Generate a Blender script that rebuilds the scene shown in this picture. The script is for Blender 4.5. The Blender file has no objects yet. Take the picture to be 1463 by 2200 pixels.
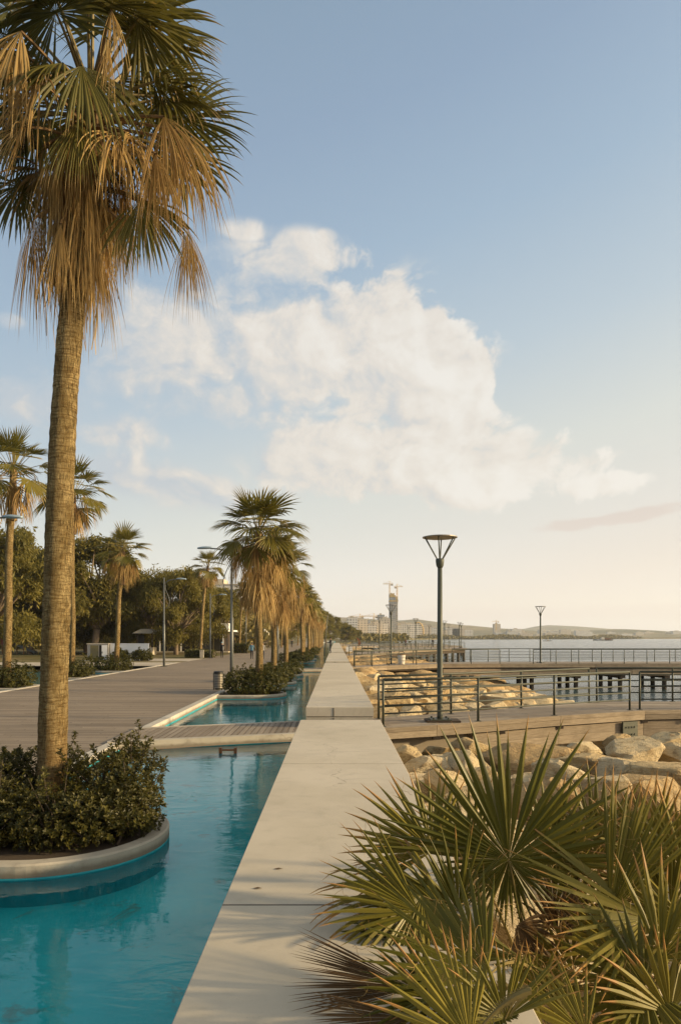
import bpy, bmesh, math, random
from mathutils import Vector, Matrix, noise as mnoise
R = math.radians
sc = bpy.context.scene
COL = sc.collection

# ------------------------------------------------------------------ camera
CAMZ = 2.35
F = 1500.0
PX0, PY0 = 722.0, 1368.0
cam = bpy.data.cameras.new('camera')
cam.sensor_fit = 'HORIZONTAL'
cam.sensor_width = 24.0
cam.lens = 24.0 * F / 1463.0
cam.shift_x = (731.5 - PX0) / 1463.0
cam.shift_y = (PY0 - 1100.0) / 1463.0
cam.clip_start = 0.05
cam.clip_end = 30000
camo = bpy.data.objects.new('camera', cam)
COL.objects.link(camo)
camo.location = (0, 0, CAMZ)
camo.rotation_euler = (R(90), 0, 0)
sc.camera = camo

def at(px, py, z=0.0):
    """ground point seen at photo pixel (px, py), on the level z"""
    Y = F * (CAMZ - z) / (py - PY0)
    return Vector(((px - PX0) / F * Y, Y, z))
def ad(px, py, Y):
    """point at distance Y"""
    return Vector(((px - PX0) / F * Y, Y, CAMZ - (py - PY0) / F * Y))

# ------------------------------------------------------------------ light
SUN_AZ, SUN_EL = 97.0, 15.0
EXPOSURE = 0.68
sundir = Vector((math.sin(R(SUN_AZ)) * math.cos(R(SUN_EL)), math.cos(R(SUN_AZ)) * math.cos(R(SUN_EL)), math.sin(R(SUN_EL))))
sl = bpy.data.lights.new('sun', 'SUN')
sl.energy = 5.0
sl.angle = R(3.0)
sl.color = (1.0, 0.75, 0.42)
so = bpy.data.objects.new('sun', sl)
COL.objects.link(so)
so.rotation_euler = sundir.to_track_quat('Z', 'Y').to_euler()
sc.view_settings.view_transform = 'Standard'
sc.view_settings.look = 'None'
sc.view_settings.exposure = EXPOSURE
sc.view_settings.gamma = 1.0

# ------------------------------------------------------------------ node helpers
def nd(t, typ, ins=None, **props):
    n = t.nodes.new(typ)
    for k, v in props.items():
        setattr(n, k, v)
    for k, v in (ins or {}).items():
        s = n.inputs[k]
        if isinstance(v, bpy.types.NodeSocket):
            t.links.new(v, s)
        else:
            if s.type == 'RGBA' and len(v) == 3:
                v = (*v, 1)
            s.default_value = v
    return n
def mt(t, op, a, b=0.0, c=0.0, clamp=False):
    n = nd(t, 'ShaderNodeMath', {0: a, 1: b, 2: c}, operation=op)
    n.use_clamp = clamp
    return n.outputs[0]
def mixc(t, fac, a, b, mode='MIX'):
    n = nd(t, 'ShaderNodeMix', data_type='RGBA', blend_type=mode)
    for i, v in ((0, fac), (6, a), (7, b)):
        s = n.inputs[i]
        if isinstance(v, bpy.types.NodeSocket):
            t.links.new(v, s)
        else:
            s.default_value = v if i == 0 else ((*v, 1) if len(v) == 3 else v)
    return n.outputs[2]
def ramp(t, fac, stops, interp='LINEAR'):
    n = nd(t, 'ShaderNodeValToRGB', {0: fac})
    cr = n.color_ramp
    cr.interpolation = interp
    while len(cr.elements) < len(stops):
        cr.elements.new(0.5)
    for e, (p, c) in zip(cr.elements, stops):
        e.position = p
        if isinstance(c, (int, float)):
            c = (c, c, c)
        e.color = (*c, 1)
    return n.outputs[0]
def noise(t, vec, scale, detail=4, rough=.55, dist=0.0):
    return nd(t, 'ShaderNodeTexNoise', {'Vector': vec, 'Scale': scale, 'Detail': detail, 'Roughness': rough, 'Distortion': dist}).outputs[0]
def smooth(t, x, lo, hi):
    n = nd(t, 'ShaderNodeMapRange', {0: x, 1: lo, 2: hi, 3: 0.0, 4: 1.0}, interpolation_type='SMOOTHSTEP')
    n.clamp = True
    return n.outputs[0]
def mapping(t, vec, scale=(1, 1, 1), rot=(0, 0, 0), loc=(0, 0, 0)):
    return nd(t, 'ShaderNodeMapping', {0: vec, 1: loc, 2: rot, 3: scale}).outputs[0]
def srgb(r, g, b):
    f = lambda c: (c / 255 / 12.92) if c <= 10 else ((c / 255 + .055) / 1.055) ** 2.4
    return (f(r), f(g), f(b))

# ------------------------------------------------------------------ world: clear evening sky with a bank of cumulus
W = bpy.data.worlds.new('World')
sc.world = W
W.use_nodes = True
wt = W.node_tree
wt.nodes.clear()
CLOUD_T = 0.29
def build_world():
    t = wt
    d = nd(t, 'ShaderNodeTexCoord').outputs['Generated']
    sx = nd(t, 'ShaderNodeSeparateXYZ', {0: d})
    x, y, z = sx.outputs
    az = mt(t, 'ARCTAN2', x, y)
    el = mt(t, 'ARCSINE', z)
    sky = nd(t, 'ShaderNodeTexSky', sky_type='NISHITA')
    sky.sun_disc = False
    sky.sun_elevation = R(SUN_EL)
    sky.sun_rotation = R(SUN_AZ)
    sky.altitude = 0
    sky.air_density = 1.0
    sky.dust_density = 2.0
    sky.ozone_density = 1.0
    base = mixc(t, 1.0, sky.outputs[0], (0.085, 0.085, 0.085), 'MULTIPLY')
    # pale evening air: cool aloft, cream near the horizon
    e = mt(t, 'ADD', el, mt(t, 'MULTIPLY', az, -0.22))
    air = ramp(t, mt(t, 'DIVIDE', e, 0.80, clamp=True), [
        (0.0, srgb(234, 222, 210)), (0.10, srgb(233, 229, 222)), (0.24, srgb(222, 226, 221)), (0.42, srgb(190, 207, 219)),
        (0.62, srgb(162, 187, 210)), (0.80, srgb(145, 170, 197)), (1.0, srgb(134, 160, 184))])
    col = mixc(t, 0.88, base, air)
    # clouds -------------------------------------------------------
    vec = nd(t, 'ShaderNodeCombineXYZ', {0: az, 1: mt(t, 'MULTIPLY', el, 1.25), 2: 0.37}).outputs[0]
    def blobs(lst):
        acc = None
        for (px, py, rx, ry, rot, amp) in lst:
            u, v = (px - PX0) / F, (PY0 - py) / F
            a0 = math.atan(u); e0 = math.atan2(v, math.hypot(1, u))
            ra = rx / F * math.cos(a0) ** 2; re = ry / F * math.cos(e0) ** 2 * math.cos(a0)
            da = mt(t, 'SUBTRACT', az, a0); de = mt(t, 'SUBTRACT', el, e0)
            c, s = math.cos(rot), math.sin(rot)
            p = mt(t, 'ADD', mt(t, 'MULTIPLY', da, c / ra), mt(t, 'MULTIPLY', de, s / ra))
            q = mt(t, 'ADD', mt(t, 'MULTIPLY', da, -s / re), mt(t, 'MULTIPLY', de, c / re))
            r = mt(t, 'ADD', mt(t, 'MULTIPLY', p, p), mt(t, 'MULTIPLY', q, q))
            m = mt(t, 'MULTIPLY', mt(t, 'EXPONENT', mt(t, 'MULTIPLY', r, -1.0)), amp)
            acc = m if acc is None else mt(t, 'MAXIMUM', acc, m)
        return acc
    cum = blobs([(640, 740, 260, 160, 0, 1.0), (830, 800, 190, 170, 0, 1.0), (975, 860, 105, 120, 0, 1.25), (880, 720, 90, 80, 0, 1.0), (760, 690, 90, 75, 0, 1.1),
                 (560, 590, 190, 75, 0, .60), (650, 555, 85, 60, 0, .70), (400, 730, 230, 170, 0, .92), (250, 660, 120, 60, 0, .6), (480, 870, 200, 70, 0, .85), (740, 980, 190, 85, 0, 1.1), (1120, 1008, 320, 70, 0, 1.2), (900, 960, 160, 80, 0, 1.0),
                 (1290, 1035, 200, 46, 0, 1.05), (530, 495, 80, 34, 0, .40), (695, 512, 34, 26, 0, .42), (775, 560, 60, 42, 0, .46), (840, 632, 70, 55, 0, .62), (930, 690, 40, 50, 0, .9),
                 (310, 1035, 210, 54, -.18, 1.15), (270, 930, 140, 46, 0, .85), (40, 870, 170, 70, 0, 1.1), (330, 700, 60, 26, 0, .62), (440, 1078, 90, 26, 0, .75),
                 (20, 690, 40, 20, 0, .5), (1410, 955, 40, 12, 0, .5)])
    def fields(v, det):
        warp = nd(t, 'ShaderNodeVectorMath', {0: nd(t, 'ShaderNodeTexNoise', {'Vector': v, 'Scale': 9.0, 'Detail': 5}).outputs[1], 1: (.10, .10, .0)}, operation='MULTIPLY').outputs[0]
        vw = nd(t, 'ShaderNodeVectorMath', {0: v, 1: warp}, operation='ADD').outputs[0]
        big_ = noise(t, v, 5.0, 2, .5)
        mid_ = noise(t, vw, 12.0, det, .6)
        bil = nd(t, 'ShaderNodeTexVoronoi', {'Vector': vw, 'Scale': 11.0, 'Detail': 4.0, 'Roughness': .55, 'Lacunarity': 2.1}, feature='F1', normalize=True).outputs[0]
        s = mt(t, 'ADD', mt(t, 'MULTIPLY', mt(t, 'SUBTRACT', big_, .5), 1.3), mt(t, 'MULTIPLY', mt(t, 'SUBTRACT', mid_, .5), 1.2))
        return mt(t, 'ADD', s, mt(t, 'MULTIPLY', mt(t, 'SUBTRACT', .36, bil), 1.5))
    off = nd(t, 'ShaderNodeVectorMath', {0: vec, 1: (0.017, 0.013, 0.0)}, operation='ADD').outputs[0]
    dens = fields(vec, 9); denss = fields(off, 6)
    d0 = mt(t, 'ADD', mt(t, 'SUBTRACT', mt(t, 'MULTIPLY', cum, .80), CLOUD_T), mt(t, 'MULTIPLY', dens, 1.05))
    wide = mt(t, 'ADD', .20, mt(t, 'MULTIPLY', smooth(t, az, .12, -.25), .40))
    alpha = smooth(t, mt(t, 'DIVIDE', d0, wide), -0.05, 1.0)
    alpha = mt(t, 'MULTIPLY', alpha, smooth(t, cum, .10, .32))
    lit = mt(t, 'ADD', mt(t, 'MULTIPLY', mt(t, 'SUBTRACT', dens, denss), 1.15), 0.50)
    lit = mt(t, 'ADD', lit, mt(t, 'MULTIPLY', mt(t, 'SUBTRACT', smooth(t, d0, .0, .9), .5), .16))
    lit = mt(t, 'ADD', lit, mt(t, 'MULTIPLY', az, 1.1), clamp=True)
    ccol = ramp(t, lit, [(0.0, srgb(190, 199, 208)), (.30, srgb(212, 211, 209)), (.55, srgb(229, 222, 213)), (.8, srgb(236, 231, 223)), (1, srgb(240, 236, 229))])
    col = mixc(t, mt(t, 'MULTIPLY', alpha, .93), col, ccol)
    # low mauve cloud bar and thin streaks over the horizon
    bar = blobs([(1300, 1118, 190, 20, .06, 1.0), (1390, 1100, 90, 18, .1, .9)])
    vb = mapping(t, vec, (1, 3.2, 1))
    nb = noise(t, vb, 16, 5, .55)
    ab = smooth(t, mt(t, 'ADD', bar, mt(t, 'MULTIPLY', mt(t, 'SUBTRACT', nb, .5), 1.5)), .42, .85)
    col = mixc(t, mt(t, 'MULTIPLY', ab, .75), col, srgb(214, 200, 192))
    low = blobs([(1150, 1318, 800, 26, 0, 1.0)])
    vs = mapping(t, vec, (1, 9.0, 1))
    ns = noise(t, vs, 7, 4, .5)
    al = smooth(t, mt(t, 'ADD', low, mt(t, 'MULTIPLY', mt(t, 'SUBTRACT', ns, .5), 1.5)), .42, .95)
    col = mixc(t, mt(t, 'MULTIPLY', al, .8), col, srgb(220, 205, 194))
    # off-frame glow round the low sun and paler zenith, added to warm ambient light
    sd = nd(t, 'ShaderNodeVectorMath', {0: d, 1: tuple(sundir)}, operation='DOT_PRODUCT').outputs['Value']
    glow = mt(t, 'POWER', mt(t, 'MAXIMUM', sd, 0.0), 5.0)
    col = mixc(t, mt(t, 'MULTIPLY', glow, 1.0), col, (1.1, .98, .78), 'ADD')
    zenith_fill = smooth(t, el, .75, 1.15)
    col = mixc(t, mt(t, 'MULTIPLY', zenith_fill, .85), col, (.50, .45, .38))
    hz_ = mt(t, 'EXPONENT', mt(t, 'MULTIPLY', mt(t, 'MULTIPLY', el, el), -90.0))
    col = mixc(t, mt(t, 'MULTIPLY', hz_, .22), col, (1.0, .97, .95), 'ADD')
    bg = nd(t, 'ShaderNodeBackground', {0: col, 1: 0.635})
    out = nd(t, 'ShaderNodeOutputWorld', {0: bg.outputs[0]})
build_world()
try:
    W.cycles.sampling_method = 'MANUAL'
    W.cycles.sample_map_resolution = 1024
except Exception:
    pass

# ------------------------------------------------------------------ mesh builder
class MB:
    def __init__(s):
        s.v = []; s.f = []; s.m = []; s.a = []; s.uv = []
    def face(s, idx, m=0, a=0.0, uv=None):
        s.f.append(idx); s.m.append(m); s.a.append(a)
        s.uv.extend(uv if uv else [(0.0, 0.0)] * len(idx))
    def quad(s, p, m=0, a=0.0, uv=None):
        i = len(s.v); s.v.extend([tuple(q) for q in p]); s.face(tuple(range(i, i + len(p))), m, a, uv)
    def box(s, x0, x1, y0, y1, z0, z1, m=0, M=None, bev=0.0):
        if bev > 0:
            b = bev
            rings = [(x0 + b, x1 - b, y0 + b, y1 - b, z0), (x0, x1, y0, y1, z0 + b), (x0, x1, y0, y1, z1 - b), (x0 + b, x1 - b, y0 + b, y1 - b, z1)]
        else:
            rings = [(x0, x1, y0, y1, z0), (x0, x1, y0, y1, z1)]
        i = len(s.v)
        for (a0, a1, b0, b1, zz) in rings:
            for p in ((a0, b0, zz), (a1, b0, zz), (a1, b1, zz), (a0, b1, zz)):
                s.v.append(tuple(M @ Vector(p)) if M else p)
        n = len(rings)
        s.face((i + 3, i + 2, i + 1, i), m)
        for k in range(n - 1):
            for j in range(4):
                q = (j + 1) % 4
                s.face((i + 4 * k + j, i + 4 * k + q, i + 4 * k + 4 + q, i + 4 * k + 4 + j), m)
        k = i + 4 * (n - 1)
        s.face((k, k + 1, k + 2, k + 3), m)
    def tube(s, pts, rad, n=8, m=0, a=0.0, cap=True):
        pts = [Vector(p) for p in pts]
        if not hasattr(rad, '__len__'):
            rad = [rad] * len(pts)
        i0 = len(s.v)
        ref = None
        for k, p in enumerate(pts):
            if k == 0: d = pts[1] - pts[0]
            elif k == len(pts) - 1: d = pts[-1] - pts[-2]
            else: d = (pts[k + 1] - p).normalized() + (p - pts[k - 1]).normalized()
            d.normalize()
            if ref is None:
                ref = Vector((0, 0, 1)) if abs(d.z) < .9 else Vector((1, 0, 0))
            u = ref - d * ref.dot(d); u.normalize(); ref = u
            w = d.cross(u)
            for j in range(n):
                an = 2 * math.pi * j / n
                s.v.append(tuple(p + (u * math.cos(an) + w * math.sin(an)) * rad[k]))
        for k in range(len(pts) - 1):
            for j in range(n):
                q = (j + 1) % n
                s.face((i0 + k * n + j, i0 + k * n + q, i0 + (k + 1) * n + q, i0 + (k + 1) * n + j), m, a)
        if cap:
            s.face(tuple(i0 + j for j in reversed(range(n))), m, a)
            e = i0 + (len(pts) - 1) * n
            s.face(tuple(e + j for j in range(n)), m, a)
    def prism(s, poly, z0, z1, m=0, mtop=None):
        """poly: ccw list of (x, y)"""
        i = len(s.v); n = len(poly)
        for z in (z0, z1):
            for (x, y) in poly: s.v.append((x, y, z))
        s.face(tuple(i + j for j in reversed(range(n))), m)
        s.face(tuple(i + n + j for j in range(n)), m if mtop is None else mtop)
        for j in range(n):
            q = (j + 1) % n
            s.face((i + j, i + q, i + n + q, i + n + j), m)
    def build(s, name, mats, parent=None, smooth=False, loc=None):
        me = bpy.data.meshes.new(name)
        me.from_pydata(s.v, [], s.f)
        if not isinstance(mats, (list, tuple)): mats = [mats]
        for mm in mats: me.materials.append(mm)
        me.polygons.foreach_set('material_index', s.m)
        if smooth: me.polygons.foreach_set('use_smooth', [True] * len(s.f))
        at_ = me.attributes.new('var', 'FLOAT', 'FACE'); at_.data.foreach_set('value', s.a)
        ul = me.uv_layers.new(name='UVMap'); ul.data.foreach_set('uv', [c for q in s.uv for c in q])
        me.update()
        o = bpy.data.objects.new(name, me)
        COL.objects.link(o)
        if parent is not None: o.parent = parent
        if loc is not None: o.location = loc
        return o

def tag(o, label=None, cat=None, group=None, kind=None):
    if label: o['label'] = label
    if cat: o['category'] = cat
    if group: o['group'] = group
    if kind: o['kind'] = kind
    return o
def thing(name, label, cat, loc=(0, 0, 0), rz=0.0, group=None):
    o = bpy.data.objects.new(name, None); COL.objects.link(o)
    o.location = loc; o.rotation_euler = (0, 0, rz); o.empty_display_size = .2
    return tag(o, label, cat, group)
KIDS = {}
def dup(root, loc=None, rz=None, label=None, group=None, scale=None):
    c = root.copy(); COL.objects.link(c)
    if loc is not None: c.location = loc
    if rz is not None: c.rotation_euler = (0, 0, rz)
    if label: c['label'] = label
    if group: c['group'] = group
    if scale: c.scale = scale
    for ch in root.children:
        k = ch.copy(); COL.objects.link(k); k.parent = c
        for g in ch.children:
            q = g.copy(); COL.objects.link(q); q.parent = k
    return c

# ------------------------------------------------------------------ materials
def newmat(name):
    m = bpy.data.materials.new(name); m.use_nodes = True
    t = m.node_tree; t.nodes.clear()
    out = nd(t, 'ShaderNodeOutputMaterial')
    return m, t, out
def bump(t, h, strength=.4, dist=.02, normal=None):
    ins = {'Height': h, 'Strength': strength, 'Distance': dist}
    if normal is not None: ins['Normal'] = normal
    return nd(t, 'ShaderNodeBump', ins).outputs[0]
def pos(t): return nd(t, 'ShaderNodeNewGeometry').outputs['Position']
def objc(t): return nd(t, 'ShaderNodeTexCoord').outputs['Object']
def oran(t): return nd(t, 'ShaderNodeObjectInfo').outputs['Random']
def attr(t, n): return nd(t, 'ShaderNodeAttribute', attribute_name=n).outputs['Fac']
def prin(t, out, col, rough=.7, normal=None, metal=0.0, spec=.4):
    ins = {'Base Color': col, 'Roughness': rough, 'Metallic': metal, 'Specular IOR Level': spec}
    if normal is not None: ins['Normal'] = normal
    b = nd(t, 'ShaderNodeBsdfPrincipled', ins)
    t.links.new(b.outputs[0], out.inputs[0])
    return b

def m_plain(name, col, rough=.6, metal=0.0, var=.25, scale=6.0, bmp=.15):
    m, t, out = newmat(name)
    o = objc(t)
    n = noise(t, o, scale, 5, .6)
    c = mixc(t, n, tuple(v * (1 - var) for v in col), tuple(min(1, v * (1 + var)) for v in col))
    prin(t, out, c, rough, bump(t, n, bmp, .01), metal)
    return m
def m_concrete(name, c0, c1, stain=.5):
    m, t, out = newmat(name)
    p = pos(t)
    big = noise(t, p, .55, 5, .6)
    mid = noise(t, p, 4.0, 6, .65)
    fine = noise(t, p, 90.0, 3, .6)
    c = mixc(t, smooth(t, big, .3, .7), c0, c1)
    c = mixc(t, mt(t, 'MULTIPLY', smooth(t, mid, .48, .78), stain), c, tuple(v * .62 for v in c0))
    c = mixc(t, mt(t, 'MULTIPLY', smooth(t, fine, .60, .74), .35), c, tuple(v * .6 for v in c0))
    vor = nd(t, 'ShaderNodeTexVoronoi', {'Vector': p, 'Scale': 9.0}).outputs['Distance']
    pits = mt(t, 'SUBTRACT', 1.0, smooth(t, vor, .03, .06))
    pm = mt(t, 'MULTIPLY', pits, smooth(t, noise(t, p, 1.7, 2, .5), .52, .62))
    c = mixc(t, mt(t, 'MULTIPLY', pm, .6), c, (.08, .07, .055))
    ce = nd(t, 'ShaderNodeTexVoronoi', {'Vector': mapping(t, nd(t, 'ShaderNodeVectorMath', {0: p, 1: nd(t, 'ShaderNodeTexNoise', {'Vector': p, 'Scale': 1.3, 'Detail': 4}).outputs[1]}, operation='ADD').outputs[0], (1, 1, .3)), 'Scale': .55}, feature='DISTANCE_TO_EDGE').outputs[0]
    crack = mt(t, 'MULTIPLY', mt(t, 'SUBTRACT', 1.0, smooth(t, ce, .0, .006)), smooth(t, big, .5, .6))
    c = mixc(t, mt(t, 'MULTIPLY', crack, .45), c, (.12, .10, .07))
    streak = noise(t, mapping(t, p, (6, 6, .6)), 1.0, 4, .6)
    zp = nd(t, 'ShaderNodeSeparateXYZ', {0: p}).outputs[2]
    grime = mt(t, 'MULTIPLY', mt(t, 'SUBTRACT', 1.0, smooth(t, mt(t, 'SUBTRACT', zp, mt(t, 'MULTIPLY', mid, .07)), -.15, -.07)), .7)
    c = mixc(t, grime, c, (.10, .075, .045))
    c = mixc(t, mt(t, 'MULTIPLY', smooth(t, noise(t, p, .9, 6, .7, .5), .50, .66), .13), c, (.26, .235, .20))
    h = mt(t, 'ADD', mt(t, 'MULTIPLY', fine, .35), mt(t, 'MULTIPLY', mid, .6))
    prin(t, out, c, .78, bump(t, h, .22, .006), spec=.25)
    return m
M = {}
M['concrete'] = m_concrete('concrete', (.45, .395, .30), (.53, .47, .37), .28)
M['concrete_dark'] = m_concrete('concrete_weathered', (.35, .31, .24), (.44, .395, .315), .75)
M['kerb'] = m_concrete('kerb_stone', (.42, .38, .31), (.52, .48, .40), .8)

def m_planks(name, c0, c1, c2, pitch, length, axis_y=True, world=True, gapdark=.25, rotz=0.0):
    """boards; rows advance along Y when axis_y"""
    m, t, out = newmat(name)
    p = pos(t) if world else objc(t)
    if rotz: p = mapping(t, p, rot=(0, 0, rotz))
    s = nd(t, 'ShaderNodeSeparateXYZ', {0: p})
    a, b = (s.outputs[1], s.outputs[0]) if axis_y else (s.outputs[0], s.outputs[1])
    r = mt(t, 'DIVIDE', a, pitch)
    row = mt(t, 'FLOOR', r)
    fr = mt(t, 'SUBTRACT', r, row)
    rnd = nd(t, 'ShaderNodeTexWhiteNoise', {'W': row}, noise_dimensions='1D').outputs[0]
    bl = mt(t, 'ADD', mt(t, 'DIVIDE', b, length), mt(t, 'MULTIPLY', rnd, 7.3))
    col_ = mt(t, 'FLOOR', bl)
    fb = mt(t, 'SUBTRACT', bl, col_)
    idv = nd(t, 'ShaderNodeCombineXYZ', {0: row, 1: col_, 2: 0.0}).outputs[0]
    br = nd(t, 'ShaderNodeTexWhiteNoise', {'Vector': idv}, noise_dimensions='3D').outputs[0]
    stretch = mapping(t, p, (1.5, 28, 5) if axis_y else (28, 1.5, 5))
    g = noise(t, stretch, 2.2, 6, .65, .3)
    big = noise(t, p, .35, 4, .6)
    c = mixc(t, br, c0, c1)
    c = mixc(t, mt(t, 'MULTIPLY', smooth(t, g, .35, .75), .55), c, c2)
    c = mixc(t, mt(t, 'MULTIPLY', smooth(t, big, .45, .75), .35), c, tuple(v * .65 for v in c0))
    streak = noise(t, mapping(t, p, (.10, 1.7, 1) if axis_y else (1.7, .10, 1)), 1.0, 6, .72, .2)
    c = mixc(t, mt(t, 'MULTIPLY', smooth(t, streak, .46, .66), .5), c, tuple(v * .52 for v in c0))
    gw = .07
    gap = mt(t, 'MINIMUM', smooth(t, fr, 0.0, gw), mt(t, 'SUBTRACT', 1.0, smooth(t, fr, 1 - gw, 1.0)))
    gap2 = mt(t, 'MINIMUM', smooth(t, fb, 0.0, .004), mt(t, 'SUBTRACT', 1.0, smooth(t, fb, .996, 1.0)))
    gap = mt(t, 'MINIMUM', gap, gap2)
    c = mixc(t, gap, tuple(v * gapdark for v in c0), c)
    h = mt(t, 'ADD', gap, mt(t, 'MULTIPLY', g, .25))
    prin(t, out, c, .75, bump(t, h, .5, .012), spec=.25)
    return m
M['boards'] = m_planks('promenade_boards', (.215, .168, .118), (.315, .255, .185), (.15, .113, .078), .145, 3.6)
M['bridge_boards'] = m_planks('bridge_boards', (.23, .185, .135), (.33, .275, .21), (.16, .125, .09), .145, 9.0, axis_y=False)
M['pier_boards'] = m_planks('pier_boards', (.24, .19, .135), (.43, .36, .27), (.15, .115, .08), .30, 4.0, rotz=-R(26))
M['pier_boards_straight'] = m_planks('pier_boards_straight', (.24, .19, .135), (.43, .36, .27), (.15, .115, .08), .30, 4.0)

def m_timber(name, c0, c1):
    m, t, out = newmat(name)
    p = objc(t)
    g = noise(t, mapping(t, p, (1.2, 1.2, 22)), 2.4, 6, .65, .4)
    b = noise(t, p, 1.3, 4, .6)
    c = mixc(t, smooth(t, g, .3, .75), c0, c1)
    c = mixc(t, mt(t, 'MULTIPLY', smooth(t, b, .45, .75), .5), c, tuple(v * .5 for v in c0))
    vor = nd(t, 'ShaderNodeTexVoronoi', {'Vector': mapping(t, p, (1.6, 1.6, 5)), 'Scale': 2.2}).outputs['Distance']
    knots = mt(t, 'SUBTRACT', 1.0, smooth(t, vor, .05, .09))
    c = mixc(t, mt(t, 'MULTIPLY', knots, .6), c, (.07, .04, .02))
    va = attr(t, 'var')
    c = mixc(t, .55, c, mixc(t, va, tuple(v * .35 for v in c0), c), 'MIX')
    prin(t, out, c, .8, bump(t, g, .5, .012), spec=.2)
    return m
M['timber'] = m_timber('weathered_timber', (.25, .195, .13), (.44, .365, .265))
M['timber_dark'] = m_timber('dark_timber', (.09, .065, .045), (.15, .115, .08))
M['pile'] = m_timber('pile_timber', (.08, .062, .044), (.16, .125, .085))

def m_rock(name):
    m, t, out = newmat(name)
    o = objc(t); r = oran(t)
    p = nd(t, 'ShaderNodeVectorMath', {0: pos(t), 1: (0, 0, 0)}, operation='ADD').outputs[0]
    big = noise(t, p, .9, 5, .6)
    mid = noise(t, p, 4.5, 7, .68)
    fine = noise(t, p, 28, 4, .6)
    c = ramp(t, mt(t, 'ADD', mt(t, 'MULTIPLY', r, .55), mt(t, 'MULTIPLY', big, .5)), [(.12, (.33, .21, .095)), (.4, (.50, .37, .19)), (.7, (.57, .46, .28)), (.95, (.60, .53, .39))])
    c = mixc(t, mt(t, 'MULTIPLY', smooth(t, mid, .48, .7), .75), c, (.17, .105, .045))
    c = mixc(t, mt(t, 'MULTIPLY', smooth(t, mid, .44, .2), .35), c, (.56, .50, .39))
    zz = nd(t, 'ShaderNodeSeparateXYZ', {0: p}).outputs[2]
    wet = mt(t, 'SUBTRACT', 1.0, smooth(t, mt(t, 'ADD', zz, mt(t, 'MULTIPLY', mid, .3)), -2.05, -1.75))
    c = mixc(t, mt(t, 'MULTIPLY', wet, .85), c, (.045, .04, .028))
    strata = noise(t, mapping(t, o, (1, 1, 9), (.5, .35, .2)), 2.2, 3, .6)
    h = mt(t, 'ADD', mt(t, 'MULTIPLY', mid, 1.0), mt(t, 'ADD', mt(t, 'MULTIPLY', fine, .18), mt(t, 'MULTIPLY', strata, .5)))
    prin(t, out, c, .88, bump(t, h, 1.0, .12), spec=.15)
    return m
M['rock'] = m_rock('limestone')

def m_trunk(name, sc_=1.0, dark=1.0):
    m, t, out = newmat(name)
    o = objc(t)
    s = nd(t, 'ShaderNodeSeparateXYZ', {0: o})
    ang = mt(t, 'ARCTAN2', s.outputs[1], s.outputs[0])
    wob = mt(t, 'MULTIPLY', noise(t, o, 3.0, 3, .6), .55)
    zz = mt(t, 'ADD', s.outputs[2], mt(t, 'MULTIPLY', wob, .18))
    cyl = nd(t, 'ShaderNodeCombineXYZ', {0: mt(t, 'MULTIPLY', ang, 2.2), 1: mt(t, 'MULTIPLY', zz, 1.0), 2: 0.0}).outputs[0]
    rings = noise(t, mapping(t, cyl, (.5, 44 * sc_, 1)), 1.0, 4, .7)
    cracks = noise(t, mapping(t, cyl, (24, 9.0 * sc_, 1)), 1.0, 5, .7, .8)
    blot = noise(t, mapping(t, cyl, (.6, 2.2, 1)), 1.0, 4, .6)
    c = mixc(t, smooth(t, blot, .3, .7), tuple(v * dark for v in (.195, .138, .056)), tuple(v * dark for v in (.38, .285, .135)))
    c = mixc(t, mt(t, 'MULTIPLY', smooth(t, rings, .44, .62), .8), c, tuple(v * dark for v in (.135, .082, .028)))
    ck = smooth(t, cracks, .52, .60)
    c = mixc(t, mt(t, 'MULTIPLY', ck, .75), c, (.05, .034, .018))
    zlow = mt(t, 'SUBTRACT', 1.0, smooth(t, s.outputs[2], .3, 2.2))
    c = mixc(t, mt(t, 'MULTIPLY', zlow, .35), c, (.17, .085, .03))
    h = mt(t, 'SUBTRACT', mt(t, 'MULTIPLY', rings, .8), mt(t, 'MULTIPLY', ck, .7))
    prin(t, out, c, .9, bump(t, h, 1.0, .03), spec=.1)
    return m
M['trunk'] = m_trunk('palm_bark')
M['trunk_far'] = m_trunk('palm_bark_far', .35)

def m_leaf(name, c0, c1, tip, tip0=.86, trans=.3, rough=.5, base=None):
    m, t, out = newmat(name)
    v = attr(t, 'var')
    uv = nd(t, 'ShaderNodeUVMap').outputs[0]
    s = nd(t, 'ShaderNodeSeparateXYZ', {0: uv})
    c = mixc(t, v, c0, c1)
    stripe = noise(t, mapping(t, uv, (60, 2.0, 1)), 1.0, 2, .5)
    c = mixc(t, mt(t, 'MULTIPLY', stripe, .35), c, tuple(x * .55 for x in c0))
    tt = mt(t, 'ADD', s.outputs[1], mt(t, 'MULTIPLY', mt(t, 'SUBTRACT', v, .5), .25))
    c = mixc(t, smooth(t, tt, tip0, tip0 + .10), c, tip)
    b = nd(t, 'ShaderNodeBsdfPrincipled', {'Base Color': c, 'Roughness': rough, 'Specular IOR Level': .25})
    tr = nd(t, 'ShaderNodeBsdfTranslucent', {'Color': mixc(t, .5, c, tuple(min(1, x * 1.7) for x in c1))})
    mx = nd(t, 'ShaderNodeMixShader', {0: trans, 1: b.outputs[0], 2: tr.outputs[0]})
    t.links.new(mx.outputs[0], out.inputs[0])
    return m
M['palm_green'] = m_leaf('palm_leaf', (.055, .058, .010), (.150, .128, .026), (.33, .22, .09), .88, .28)
M['palm_dry'] = m_leaf('dry_palm_leaf', (.19, .105, .030), (.50, .345, .13), (.50, .36, .18), .9, .22, .7)
M['palm_far'] = m_leaf('far_palm_leaf', (.080, .078, .012), (.20, .165, .030), (.36, .26, .11), .84, .3)
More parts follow.
